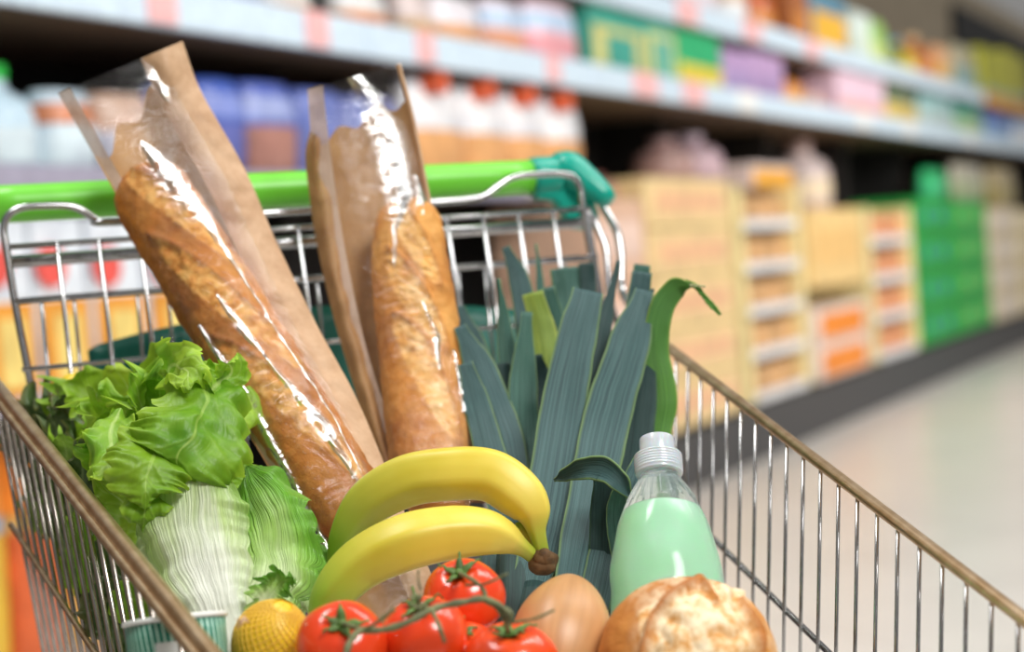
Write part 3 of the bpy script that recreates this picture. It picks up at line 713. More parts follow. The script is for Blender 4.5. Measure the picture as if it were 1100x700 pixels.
# back rows first
lleaf([(150, 560, 1.25), (120, 480, 1.30), (100, 425, 1.32), (90, 392, 1.31)], [30, 60, 62, 22], LET, seed=11, roll=.3)
lleaf([(170, 560, 1.25), (150, 470, 1.30), (140, 425, 1.32), (125, 395, 1.30)], [30, 62, 70, 40], LET_L, seed=12, roll=-.3)
lleaf([(190, 560, 1.27), (185, 460, 1.31), (178, 410, 1.33), (176, 378, 1.30)], [30, 60, 66, 42], LET, seed=13)
lleaf([(225, 540, 1.26), (228, 470, 1.28), (240, 425, 1.29), (258, 440, 1.25), (262, 462, 1.235)], [30, 55, 60, 54, 26], LET_L, seed=14, roll=-.5)
lleaf([(150, 540, 1.18), (128, 480, 1.24), (105, 450, 1.26), (82, 440, 1.24)], [30, 50, 56, 26], LET_L, seed=15, roll=.5, ruffle=.0072, freq=2.4)
lleaf([(165, 545, 1.18), (150, 480, 1.23), (128, 440, 1.25), (105, 415, 1.23)], [24, 44, 54, 36], LET, seed=16, roll=-.2, ruffle=.0072, freq=2.4)
lleaf([(172, 530, 1.18), (165, 470, 1.22), (150, 430, 1.24), (138, 402, 1.21)], [24, 40, 50, 36], LET_L, seed=17, roll=.5, ruffle=.0072, freq=2.4)
lleaf([(180, 520, 1.18), (172, 460, 1.22), (172, 425, 1.23), (168, 400, 1.20)], [20, 34, 42, 34], LET, seed=27, roll=-.7, ruffle=.0072, freq=2.4)
# left lower frills going down
lleaf([(190, 570, 1.15), (150, 530, 1.17), (115, 490, 1.19), (86, 480, 1.17)], [24, 56, 56, 20], LET, seed=18, roll=.2, ruffle=.0072, freq=2.4)
lleaf([(185, 600, 1.13), (155, 565, 1.14), (128, 535, 1.15), (100, 510, 1.14)], [24, 54, 56, 20], LET_L, seed=19, roll=-.2, ruffle=.006)
lleaf([(190, 480, 1.15), (170, 520, 1.13), (155, 548, 1.11), (150, 572, 1.11)], [36, 58, 46, 16], LET, seed=20, roll=.1, ruffle=.004)
lleaf([(130, 440, 1.20), (118, 470, 1.17), (118, 500, 1.15), (126, 528, 1.14)], [30, 52, 50, 22], LET_L, seed=21, roll=.3, ruffle=.0072, freq=2.4)
# big front leaf folding over the top and hanging down
lleaf([(225, 388, 1.20), (222, 420, 1.165), (212, 460, 1.135), (196, 494, 1.12), (186, 512, 1.12)], [50, 96, 128, 122, 50], LET, seed=22, ruffle=.0030, freq=3.5, cup=-.22, nzamp=.009, nt=120, nu=48, edge_pow=2.4)
lleaf([(185, 452, 1.15), (166, 490, 1.12), (156, 520, 1.105), (152, 548, 1.105)], [60, 92, 78, 20], LET, seed=23, ruffle=.003, freq=3, cup=-.15, nzamp=.007)
lleaf([(176, 400, 1.25), (186, 392, 1.21), (200, 398, 1.17), (205, 420, 1.155)], [46, 52, 44, 22], LET_L, seed=24, ruffle=.006, freq=3)
lleaf([(228, 420, 1.17), (246, 400, 1.19), (240, 388, 1.17)], [60, 44, 20], LET_L, seed=25, ruffle=.004, freq=3)
# parts of the lettuce lower down seen through the side wires
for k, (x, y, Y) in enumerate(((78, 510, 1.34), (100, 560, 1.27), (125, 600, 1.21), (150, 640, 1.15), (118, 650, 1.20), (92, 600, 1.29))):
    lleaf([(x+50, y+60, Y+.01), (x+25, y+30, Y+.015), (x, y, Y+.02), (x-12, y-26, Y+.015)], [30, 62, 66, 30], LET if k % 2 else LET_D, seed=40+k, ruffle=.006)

# ---- pale chicory-like head in front
pl = thing('romaine_heart', 'pale green leaf head with broad white ribs below the frilly lettuce', 'lettuce', at(230, 680, 1.05))
lleaf([(246, 710, 1.045), (232, 650, 1.07), (216, 595, 1.095), (206, 540, 1.115), (206, 486, 1.135)], [38, 66, 104, 118, 92], LET_P, par=pl, seed=31, ruffle=.0025, freq=4, cup=-.35, nzamp=.003, scallop=.05, tipround=.12, nu=36, nt=80, puck=.0006)
lleaf([(244, 705, 1.055), (212, 640, 1.09), (180, 585, 1.12), (158, 540, 1.14)], [28, 50, 84, 44], LET_P, par=pl, seed=32, ruffle=.003, freq=4, cup=-.2, nzamp=.004, puck=.001)
lleaf([(255, 708, 1.05), (280, 650, 1.10), (296, 600, 1.13), (282, 540, 1.16), (262, 500, 1.18)], [26, 72, 96, 92, 50], LET_P2, par=pl, seed=33, ruffle=.004, freq=4, cup=-.25, nzamp=.006, puck=.0015)
lleaf([(262, 690, 1.05), (282, 650, 1.07), (300, 628, 1.08), (318, 622, 1.08)], [16, 40, 36, 14], LET_P2, par=pl, seed=34, ruffle=.004, freq=5, roll=.6)
lleaf([(300, 680, 1.12), (312, 640, 1.15), (316, 600, 1.17), (300, 560, 1.18)], [30, 60, 66, 40], LET_P2, par=pl, seed=35, ruffle=.004, freq=4, cup=-.2, roll=-.3)
lleaf([(262, 560, 1.19), (262, 520, 1.21), (258, 490, 1.22)], [30, 52, 30], LET, par=pl, seed=36, ruffle=.004, freq=3)

# ---- dark oak-leaf lettuce by the rail
dk = thing('dark_lettuce', 'dark green curly lettuce pressed against the left rail', 'lettuce', at(55, 560, 1.33))
R = random.Random(5)
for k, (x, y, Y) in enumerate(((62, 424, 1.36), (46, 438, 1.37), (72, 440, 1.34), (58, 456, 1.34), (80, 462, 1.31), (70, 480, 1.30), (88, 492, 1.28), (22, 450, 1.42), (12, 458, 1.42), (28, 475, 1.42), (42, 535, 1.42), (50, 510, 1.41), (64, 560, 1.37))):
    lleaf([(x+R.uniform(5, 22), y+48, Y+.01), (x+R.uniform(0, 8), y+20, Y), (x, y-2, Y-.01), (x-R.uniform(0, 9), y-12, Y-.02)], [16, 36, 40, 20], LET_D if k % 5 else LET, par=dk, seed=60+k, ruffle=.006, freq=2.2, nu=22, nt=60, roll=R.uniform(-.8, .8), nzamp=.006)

# ================================================================== BAGUETTES
def baguette(name, axis, radii, mat, label, slashes, seed, rot=0):
    pts = catmull([at(*q) for q in axis], 200); Y = axis[0][2]
    t = thing(name, label, 'bread', pts[-1])
    L = sum(np.linalg.norm(pts[i+1]-pts[i]) for i in range(200)); b = MB(); nu = 96
    fr = []
    for j in range(201):
        T = norm(pts[min(j+1, 200)]-pts[max(j-1, 0)]); view = norm(pts[j]-CAM); W = norm(np.cross(T, view)); N = norm(np.cross(W, T))
        if np.dot(N, view) > 0: N = -N
        fr.append((T, W, N))
    def fn(a, bb):
        j = int(round(bb*200)); T, W, N = fr[j]; th = a*2*math.pi
        r = lerp_list(radii, bb); e = min(bb, 1-bb)*L/(r*1.15)
        if e < 1: r *= math.sqrt(max(0, 1-(1-e)**2))
        m0 = m1 = 0.; dr = 0.
        # slashes: long diagonal ovals; centre (t, angle), angle 0 faces the camera
        ang = (th-rot+math.pi) % (2*math.pi)-math.pi
        for (tc, ac, hl_, hw, sl) in slashes:
            dt = (bb-tc); da = ang-ac-sl*dt; x = dt/hl_; y = da/hw
            q = x*x+y*y
            if q < 1.5:
                ins = max(0., min(1., (1.0-q)*4)); m0 = max(m0, ins)
                rim = math.exp(-((math.sqrt(q)-1.0)/.10)**2)*(1.0 if y > 0 else .45); m1 = max(m1, rim*.9)
                dr += rim*.0026*(1 if y > 0 else .35)+ins*.0002*math.sin(bb*130+a*40)-ins*.0007
        d = W*math.sin(ang)+N*math.cos(ang)
        p = pts[j]+d*r
        rough = nz(p, 130, seed)*.0010*(1+1.6*m0)+nz(p, 45, seed)*.0012
        rough += m0*abs(nz(p, 150, seed+3))*.0030
        return p+d*(dr+rough), (m0*.9, m1*.75, .12+.3*m0)
    b.grid(nu, 200, fn, closed=True, caps=True); b.build('crust', mat, t); return t
baguette('baguette', [(148, 184, 1.405), (196, 262, 1.378), (258, 362, 1.335), (318, 456, 1.287), (396, 578, 1.235)],
         [.031, .0320, .0325, .0315, .030, .028], CRUST, 'long golden brown baguette leaning diagonally in the left paper bag',
         [(.20, .30, .22, .34, 3.4), (.47, .20, .23, .36, 3.4), (.74, .15, .22, .36, 3.2)], 3)
baguette('baguette', [(438, 214, 1.44), (442, 300, 1.415), (455, 400, 1.38), (474, 560, 1.30)],
         [.024, .0300, .0325, .033, .034, .034], CRUST2, 'upright light baguette in the right paper bag above the bananas',
         [(.22, .1, .20, .36, 2.8), (.46, .0, .20, .38, 2.8), (.70, .0, .19, .38, 2.8)], 9)

# ================================================================== PAPER BAGS
def smst(x): x = min(1, max(0, x)); return x*x*(3-2*x)
def bagthing(label, LE, RE_, dY, bulge, folds, seed, cut, gl, gr, loc):
    """LE / RE_: left and right edges [(px,py,Y)], same count. cut: t where the paper back starts; gl/gr: gusset fractions"""
    t = thing('bread_bag', label, 'bag', loc)
    L = catmull([at(*q) for q in LE], 120); Rr = catmull([at(*q) for q in RE_], 120)
    def base(a, bb):
        j = min(120, max(0, bb*120)); i = min(119, int(j)); f = j-i
        l = L[i]*(1-f)+L[i+1]*f; r = Rr[i]*(1-f)+Rr[i+1]*f; view = norm((l+r)/2-CAM)
        return l*(1-a)+r*a, view
    def sheet(a0, a1, b0, b1, off, crease, wav=0.0, fr=0):
        def fn(a, bb):
            A = a0+(a1-a0)*a; A = A if not hasattr(A, '__len__') else A
            B = (b0(A) if callable(b0) else b0); Bv = B+(b1-B)*bb
            p, vw = base(A, Bv)
            o = off(A, Bv)
            pp = p+vw*o
            cr = abs(nz(pp, 24, seed))*crease+abs(nz(pp, 60, seed+5))*crease*.5
            tipw = math.exp(-Bv*12)*wav*math.sin(A*9+seed)
            pp = pp-vw*(cr*.8)+vw*tipw
            return pp, (0, 0, 0)
        return fn
    back = lambda A, B: .030*math.sin(math.pi*min(1, max(0, A)))**.6
    b = MB(); b.grid(40, 120, sheet(.0, 1., lambda A: cut+.018*math.sin(A*17)+.02*math.sin(A*5+1)-.03*A, 1., back, .004)); b.build('paper_back', PAPER, t)
    # side gussets: folded paper strips
    b = MB(); b.grid(8, 120, sheet(0., gl, lambda A: 0., .98, lambda A, B: .004-.010*A/gl, .004, .004)); b.build('side_gusset', PAPER_P, t)
    b = MB(); b.grid(14, 120, sheet(1-gr, 1., lambda A: .0, .98, lambda A, B: -.002-.01*math.sin((1-A)/gr*3.1), .008, .006)); b.build('side_gusset', PAPER_L, t)
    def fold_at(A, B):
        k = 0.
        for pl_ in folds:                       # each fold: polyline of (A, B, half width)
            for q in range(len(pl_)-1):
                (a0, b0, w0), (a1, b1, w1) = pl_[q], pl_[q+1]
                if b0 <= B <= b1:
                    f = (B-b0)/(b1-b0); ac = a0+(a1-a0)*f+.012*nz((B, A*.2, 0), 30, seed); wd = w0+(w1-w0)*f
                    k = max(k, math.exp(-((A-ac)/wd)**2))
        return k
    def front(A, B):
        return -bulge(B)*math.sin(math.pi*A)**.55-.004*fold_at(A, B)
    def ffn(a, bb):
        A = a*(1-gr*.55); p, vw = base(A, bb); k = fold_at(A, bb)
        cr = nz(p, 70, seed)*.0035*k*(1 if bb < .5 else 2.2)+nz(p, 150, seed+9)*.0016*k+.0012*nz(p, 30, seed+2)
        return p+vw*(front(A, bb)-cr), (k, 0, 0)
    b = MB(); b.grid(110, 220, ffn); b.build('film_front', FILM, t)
    return t
# left bag
LE1 = [(62, 100, 1.405), (100, 165, 1.395), (140, 236, 1.375), (185, 318, 1.345), (225, 395, 1.315), (290, 505, 1.26), (345, 600, 1.21), (392, 690, 1.15)]
RE1 = [(196, 44, 1.43), (216, 98, 1.43), (262, 180, 1.42), (298, 262, 1.40), (342, 352, 1.36), (384, 430, 1.32), (430, 540, 1.27), (500, 700, 1.17)]
bagthing('kraft paper bread bag with clear front, around the diagonal left baguette', LE1, RE1, 0,
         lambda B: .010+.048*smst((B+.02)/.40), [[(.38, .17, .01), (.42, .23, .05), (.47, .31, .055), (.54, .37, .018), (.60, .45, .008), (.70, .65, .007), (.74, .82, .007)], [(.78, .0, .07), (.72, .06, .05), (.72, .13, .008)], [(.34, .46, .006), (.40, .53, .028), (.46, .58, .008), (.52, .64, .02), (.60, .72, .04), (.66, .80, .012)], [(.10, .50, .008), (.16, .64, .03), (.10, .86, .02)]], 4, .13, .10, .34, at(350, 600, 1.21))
LE2 = [(330, 96, 1.455), (334, 150, 1.455), (341, 210, 1.45), (352, 280, 1.43), (372, 370, 1.40), (398, 450, 1.37), (424, 540, 1.31)]
RE2 = [(430, 68, 1.46), (446, 130, 1.46), (461, 205, 1.45), (478, 290, 1.43), (492, 360, 1.40), (508, 440, 1.36), (524, 540, 1.31)]
bagthing('kraft paper bread bag with clear front, around the upright right baguette', LE2, RE2, 0,
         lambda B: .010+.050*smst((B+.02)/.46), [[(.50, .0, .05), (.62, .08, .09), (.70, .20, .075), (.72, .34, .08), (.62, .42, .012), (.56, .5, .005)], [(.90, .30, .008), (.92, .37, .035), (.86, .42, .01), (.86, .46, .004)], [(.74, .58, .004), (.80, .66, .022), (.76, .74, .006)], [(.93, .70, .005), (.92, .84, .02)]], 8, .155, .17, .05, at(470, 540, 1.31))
# brown outer flap on the left of the second bag
fb = MB()
LF = [(333, 140, 1.47), (328, 165, 1.47), (331, 200, 1.465), (340, 260, 1.45), (358, 340, 1.42), (385, 430, 1.385), (415, 520, 1.34)]
RF = [(345, 150, 1.46), (350, 190, 1.46), (362, 215, 1.455), (370, 290, 1.43), (390, 370, 1.40), (412, 450, 1.37), (432, 530, 1.32)]
lf = catmull([at(*q) for q in LF], 80); rf = catmull([at(*q) for q in RF], 80)
def ff(a, bb):
    j = int(round(bb*80)); p = lf[j]*(1-a)+rf[j]*a; vw = norm(p-CAM); return p-vw*(.003+.012*math.sin(a*3.14)-abs(nz(p, 30, 2))*.008), (0, 0, 0)
fb.grid(12, 80, ff)
r_bag = [o for o in COL.objects if o.name.startswith('bread_bag')][-1]
fb.build('side_flap', PAPER, r_bag)

# ================================================================== BANANAS
bn = thing('banana_bunch', 'bunch of two yellow bananas joined at a brown crown, lying in front of the baguettes', 'banana', at(580, 600, 1.12))
def banana(path, radii, rot, seed):
    n = 110; pts = catmull([at(*q) for q in path], n); b = MB(); nu = 40; fr = []; N = None
    for j in range(n+1):
        T = norm(pts[min(j+1, n)]-pts[max(j-1, 0)]); view = norm(pts[j]-CAM); W = norm(np.cross(T, view)); N = norm(np.cross(W, T))
        if np.dot(N, view) > 0: N = -N
        fr.append((W, N))
    def fn(a, bb):
        j = int(round(bb*n)); W, N = fr[j]; th = a*2*math.pi; r = lerp_list(rad, bb)
        rr = r*(1-.045*math.cos(5*(th-rot))+.012*math.cos(10*(th-rot)))
        return pts[j]+(W*math.sin(th)+N*math.cos(th))*rr*(1+.02*nz(pts[j], 30, seed)), (0, 0, 0)
    rad = [float(q[0]) for q in catmull([np.array([r_, 0, 0]) for r_ in radii], 60)]
    b.grid(nu, n, fn, closed=True, caps=True); return b.build('banana', BANANA, bn)
banana([(356, 606, 1.165), (370, 575, 1.16), (394, 540, 1.155), (435, 516, 1.145), (480, 508, 1.135), (525, 509, 1.13), (556, 528, 1.125), (572, 548, 1.122), (577, 570, 1.12), (583, 596, 1.12)],
       [.0035, .0105, .0150, .0168, .0170, .0168, .0160, .0125, .0060, .0046], .3, 1)
banana([(338, 668, 1.085), (356, 640, 1.09), (388, 607, 1.095), (432, 585, 1.095), (478, 574, 1.10), (516, 572, 1.105), (540, 577, 1.11), (560, 588, 1.115), (578, 602, 1.12)],
       [.005, .0125, .0160, .0175, .0170, .0150, .0112, .0056, .0044], .9, 2)
# short cut stem behind the two
b = MB(); b.tube(catmull([at(558, 560, 1.13), at(565, 578, 1.128), at(576, 594, 1.125)], 10), [.003]+[.0038]*9+[.004], 12); b.build('stem', BANANA, bn)
def blob(c, rx, seed, amp=.15, nu=28, nt=18, sc=60, ax=(1, 1, 1)):
    b = MB()
    def fn(a, bb):
        th = a*2*math.pi; ph = bb*math.pi; d = np.array([math.sin(ph)*math.cos(th), math.sin(ph)*math.sin(th), math.cos(ph)])
        p = c+d*rx*np.array(ax); return p+d*rx*amp*nz(p, sc, seed), (0, 0, 0)
    b.grid(nu, nt, fn, closed=True); return b
blob(at(583, 603, 1.118), .0092, 3, .22, sc=180).build('crown', CROWN, bn)
for k, (x, y) in enumerate(((590, 597), (578, 596), (585, 592))):
    b = MB(); b.tube([at(585, 604, 1.115), at(x, y, 1.11)], [.0055, .0035], 8); b.build('crown_fibre', CROWN, bn)

# ================================================================== TOMATOES ON THE VINE
vt = thing('tomato_vine', 'cluster of red tomatoes on a green vine at the bottom of the heap', 'tomato', at(470, 660, .99))
def tomato(px, py, Y, rpx, tilt, seed):
    c = at(px, py, Y); r = rpx*Y/F; pole = norm(np.array(tilt, float)); b = MB()
    s1 = norm(np.cross(pole, np.array([.3, 1, .2]))); s2 = np.cross(pole, s1); R = random.Random(seed); p1, p2 = R.uniform(0, 6), R.uniform(0, 6)
    def fn(a, bb):
        th = a*2*math.pi; ph = bb*math.pi; st = math.sin(ph); ct = math.cos(ph)
        rr = r*(1+.018*math.cos(5*th+p1)*st*st+.012*math.cos(3*th+p2)*st)
        hh = ct*(.90)-.16*math.exp(-(ph/.33)**2)
        return c+(s1*math.cos(th)+s2*math.sin(th))*st*rr+pole*hh*r, (math.exp(-(ph/.22)**2)*.8, 0, 0)
    b.grid(56, 36, fn, closed=True); o = b.build('tomato', TOMATO, vt)
    top = c+pole*r*.76
    cb = MB()
    for k in range(5):
        an = k*2*math.pi/5+R.uniform(-.25, .25); d = s1*math.cos(an)+s2*math.sin(an); ln = r*R.uniform(.38, .62); pts = []
        for q in range(9):
            f = q/8; pts.append(top+d*ln*f+pole*r*(.10*math.sin(f*3)+.22*f*f*R.uniform(.2, 1.3)-.02))
        side = np.cross(d, pole); vs = []; us = []
        for q, p in enumerate(pts):
            wq = r*.085*math.sin(min(1, .25+q/8)*math.pi*.97)**.8+.0003
            vs += [p-side*wq, p+pole*r*.02, p+side*wq]; us += [(0, q/8), (.5, q/8), (1, q/8)]
        fs = []
        for q in range(8): fs += [(q*3, q*3+1, q*3+4, q*3+3), (q*3+1, q*3+2, q*3+5, q*3+4)]
        cb.add(vs, fs, us)
    cb.tube([top-pole*r*.05, top+pole*r*.08, top+pole*r*.14], [r*.12, r*.09, r*.06], 10)
    ca = cb.build('calyx', CALYX, o, solid=.0007)
    return top, pole, r
tA = tomato(367, 693, .985, 50, (.12, -.62, .62), 1)
tB = tomato(456, 684, 1.0, 48, (-.10, -.38, .95), 2)
tC = tomato(498, 642, 1.045, 45, (-.04, -.55, .85), 3)
tD = tomato(549, 716, .985, 53, (.02, -.35, .95), 4)
tE = tomato(500, 705, 1.01, 40, (0, -.4, .8), 5)
Yv = .945
mainv = [at(368, 712, .93), at(372, 700, .935), at(378, 686, .94), at(388, 677, Yv), at(412, 676, Yv), at(438, 668, Yv), at(460, 656, Yv+.005), at(478, 650, Yv+.01), at(500, 646, Yv+.012), at(518, 643, Yv+.015), at(536, 650, Yv+.01), at(548, 660, Yv+.005), at(546, 668, Yv+.01)]
def vtube(name, pts, r, n=40):
    P = catmull(pts, n); R = random.Random(len(pts)); rr = [r*(1+.14*math.sin(i*.9)+.1*R.uniform(-1, 1)) for i in range(n+1)]
    MB().tube(P, rr, 10).build(name, VINE, vt)
vtube('vine', mainv, .0019, 80)
vtube('stalk', [tA[0]+tA[1]*.002, at(396, 677, .942), at(412, 676, Yv)], .0012, 14)
vtube('stalk', [tB[0], at(452, 640, .955), at(448, 648, .952), at(462, 654, .95)], .0012, 20)
vtube('stalk', [tC[0]+tC[1]*.001, at(505, 621, .975), at(517, 630, .965), at(523, 643, Yv+.015)], .0012, 20)
vtube('stalk', [tD[0]+tD[1]*.001, at(541, 662, .955), at(530, 650, .957), at(518, 644, .96)], .0012, 20)
vtube('stalk', [at(464, 655, .95), at(470, 668, .942), at(478, 690, .94)], .0012, 14)
vtube('tendril', [at(452, 641, .955), at(444, 640, .950), at(442, 648, .948), at(450, 653, .948), at(457, 646, .95)], .0009, 24)
vtube('sepal', [at(500, 628, .975), at(520, 627, .962), at(545, 616, .955)], .0007, 14)
vtube('sepal', [at(548, 669, .955), at(575, 664, .945), at(595, 655, .94)], .0008, 14)
vtube('sepal', [at(390, 677, .945), at(405, 668, .938), at(424, 654, .935)], .0010, 14)
vtube('sepal', [at(452, 634, .96), at(449, 620, .962), at(450, 612, .96)], .0006, 10)

# ================================================================== SQUASH, LOAF, BOTTLE, TUB, NETTED LEMON
def squash():
    m = NT('tan_squash_skin'); uu, vv, uv = m.uv()
    c = m.ramp(m.noise(12, 4), [(.3, (.50, .25, .095)), (.7, (.64, .36, .16))])
    st = m.noise(1.0, 3, m.scaled(uv, (26, 1.5, 1))); c = m.mix(m.ramp(st, [(.35, .6), (.55, 0.0)]), c, (.42, .21, .08))
    m.set(Base_Color=c, Roughness=.4, Subsurface_Weight=.05, Subsurface_Scale=.01); m.bump(m.noise(60, 3), .06, .001)
    t = thing('butternut_squash', 'smooth tan squash between the tomatoes and the round loaf', 'squash', at(605, 690, 1.03))
    p0, p1 = at(590, 752, 1.0), at(616, 622, 1.07); T = norm(p1-p0); L = np.linalg.norm(p1-p0)
    W = norm(np.cross(T, norm(p0-CAM))); N = np.cross(W, T)
    rad = [0, .016, .024, .028, .0295, .0295, .029, .0275, .025, .021, .015, .0]
    def fn(a, bb):
        bb2 = .5-.5*math.cos(bb*math.pi); r = smooth_list(rad, bb2) if 0 < bb < 1 else .0004
        r = .0315*math.sin(math.pi*min(.999, max(.001, bb2)))**.55*(1-.12*bb2); th = a*6.28318
        return p0+T*L*bb2+(W*math.cos(th)+N*math.sin(th))*r*(1+.012*math.cos(5*th)), (0, 0, 0)
    MB().grid(48, 40, fn, closed=True).build('skin', m.m, t)
squash()

def loaf():
    t = thing('round_loaf', 'floury round crusty loaf with split top at the lower right of the heap', 'bread', at(738, 715, 1.0))
    c = at(738, 712, 1.0); R0 = 97/F; axz = norm(np.array([-.02, -.72, .70])); ax = norm(np.cross(np.array([0, 1, 0]), axz)); ay = np.cross(axz, ax)
    if ax[0] < 0: ax = -ax; ay = np.cross(axz, ax)
    def crack(p, segs):
        best = 9
        for (a, b_) in segs:
            a = np.array(a); b_ = np.array(b_); d = b_-a; k = max(0, min(1, np.dot(p-a, d)/np.dot(d, d))); best = min(best, np.linalg.norm(p-a-d*k))
        return best
    rim = [((-.52, -.9), (-.50, -.30)), ((-.50, -.30), (-.34, .12)), ((-.34, .12), (-.02, .42)), ((-.02, .42), (.22, .62)), ((.22, .62), (.36, .30)), ((.62, .34), (.74, -.05)), ((.74, -.05), (.70, -.6))]
    def fn(a, bb):
        th = a*6.28318; ph = bb*math.pi; st = math.sin(ph); ct = math.cos(ph)
        d = ax*math.cos(th)*st+ay*math.sin(th)*st+axz*ct
        X = np.array([math.cos(th)*st, math.sin(th)*st]); p = c+d*R0*np.array([1, 1, 1])
        rr = 1.0 if ct > 0 else 1.0
        k = crack(X, rim) if ct > -.2 else 9; wob = .03*nz(p, 60, 4)
        ridge = math.exp(-((k+wob)/.045)**2); inside = 1.0 if (ct > 0 and -.50 < X[0] < .70 and X[1] < .42+.3*X[0]) else 0.
        inside *= min(1, k*9)
        h = .115*ridge-.045*(math.exp(-((k+wob-.09)/.05)**2))*inside+.035*inside*(abs(nz(p, 70, 1))*2.6)+.030*nz(p, 34, 2)+.014*nz(p, 110, 3)+.012*inside
        side = max(0, -X[0]*.9-.30)
        return c+(ax*math.cos(th)*st+ay*math.sin(th)*st+axz*ct*.86)*R0*(1+h), (inside*.85, ridge*.8, max(0, min(.95, .55+.35*inside-side*1.8+.5*nz(p, 25, 6)))*(1-.9*ridge))
    MB().grid(200, 120, fn, closed=True).build('crust', LOAF, t)
loaf()

def bottle_g():
    t = thing('juice_bottle', 'clear plastic bottle with white cap and mint green drink beside the leeks', 'bottle', at(720, 690, 1.10))
    top = at(705.5, 471, 1.165); bot = at(722, 712, 1.085); T = norm(bot-top); L = np.linalg.norm(bot-top)
    W = norm(np.cross(T, norm(top-CAM))); N = np.cross(W, T); k = 1.14/F
    def lathe(prof, name, mat, nseg=56, caps=False):
        P = prof; b = MB(); n = len(P)-1
        def fn(a, bb):
            s_, r = P[int(round(bb*n))]; th = a*6.28318
            if name in ('body', 'drink'): r = r*(1+.035*nz((math.cos(th)*1.6, math.sin(th)*1.6, s_*.022), 1.3, 2)*min(1, max(0, (s_-60)/40)))
            return top+T*s_*k+(W*math.cos(th)+N*math.sin(th))*r*k, (0, 0, 0)
        b.grid(nseg, n, fn, closed=True, caps=caps); return b.build(name, mat, t)
    def prof(pts, n):
        P = catmull([np.array([p[0], p[1], 0]) for p in pts], n); return [(q[0], q[1]) for q in P]
    m = NT('bottle_plastic'); m.set(Base_Color=(.93, .97, .96), Roughness=.10, Transmission_Weight=1.0, IOR=1.12, Specular_IOR_Level=.8); m.bump(m.noise(22, 2), .15, .003)
    tr = m.n('ShaderNodeBsdfTransparent'); mx = m.n('ShaderNodeMixShader'); mx.inputs[0].default_value = .20
    m.l(m.b.outputs[0], mx.inputs[1]); m.l(tr.outputs[0], mx.inputs[2])
    tl = m.n('ShaderNodeBsdfTranslucent'); tl.inputs[0].default_value = (.85, .93, .95, 1); df = m.n('ShaderNodeBsdfDiffuse'); df.inputs[0].default_value = (.80, .88, .92, 1)
    m3 = m.n('ShaderNodeMixShader'); m.l(tl.outputs[0], m3.inputs[1]); m.l(df.outputs[0], m3.inputs[2])
    m4 = m.n('ShaderNodeMixShader'); m4.inputs[0].default_value = .13; m.l(mx.outputs[0], m4.inputs[1]); m.l(m3.outputs[0], m4.inputs[2]); m.l(m4.outputs[0], m.out.inputs[0]); PLA = m.m
    mc = NT('cap_plastic'); mc.set(Base_Color=(.78, .85, .92), Roughness=.22, Subsurface_Weight=.4, Subsurface_Scale=.01, Transmission_Weight=.4, Coat_Weight=.4)
    ml = NT('mint_drink'); ml.set(Base_Color=ml.ramp(ml.noise(9, 2), [(.3, (.42, .88, .46)), (.7, (.62, .98, .74))]), Roughness=.18, Transmission_Weight=.22, Subsurface_Weight=.6, Subsurface_Radius=(.6, 1.0, .7), Subsurface_Scale=.03, Coat_Weight=.6, Coat_Roughness=.05)
    lathe([(0, .1), (0, 17.5), (.8, 19), (2, 19.5), (18, 19.8), (19.5, 19.6)], 'cap_top', mc.m)
    ring = [(19, 19), (20, 23), (21, 24.5)]
    for q in range(6): ring += [(21.5+q*3.2, 26.3), (23.2+q*3.2, 26.5), (24.2+q*3.2, 25.0)]
    ring += [(42, 26), (43.5, 25.5), (44, 20)]
    lathe(ring, 'cap_ring', mc.m)
    body = prof([(43, 19.0), (48, 21), (56, 25.5), (66, 32), (78, 38.5), (92, 44.5), (110, 50.5), (132, 55.5), (158, 59), (185, 60), (215, 60), (238, 56), (240, 30)], 90)
    lathe(body, 'body', PLA, 72, True)
    lathe([(44, 17.5), (60, 17.2), (70, 17), (76, 17)], 'neck', PLA)
    liq = [(s_, r-2.6) for s_, r in body if s_ > 88]
    liq = [(liq[0][0], .1), (liq[0][0]+.1, liq[0][1]-1)] + liq
    lathe(liq, 'drink', ml.m, 56, True)
    # moulded flutes on the shoulder
    for q in range(9):
        th = math.pi*(.15+.09*q)+math.pi; pts = []
        for s_, r in body:
            if 52 < s_ < 82: pts.append(top+T*s_*k+(W*math.cos(th)+N*math.sin(th))*(r+.3)*k)
        MB().tube(pts, .0007, 6).build('shoulder_rib', PLA, t)
bottle_g()

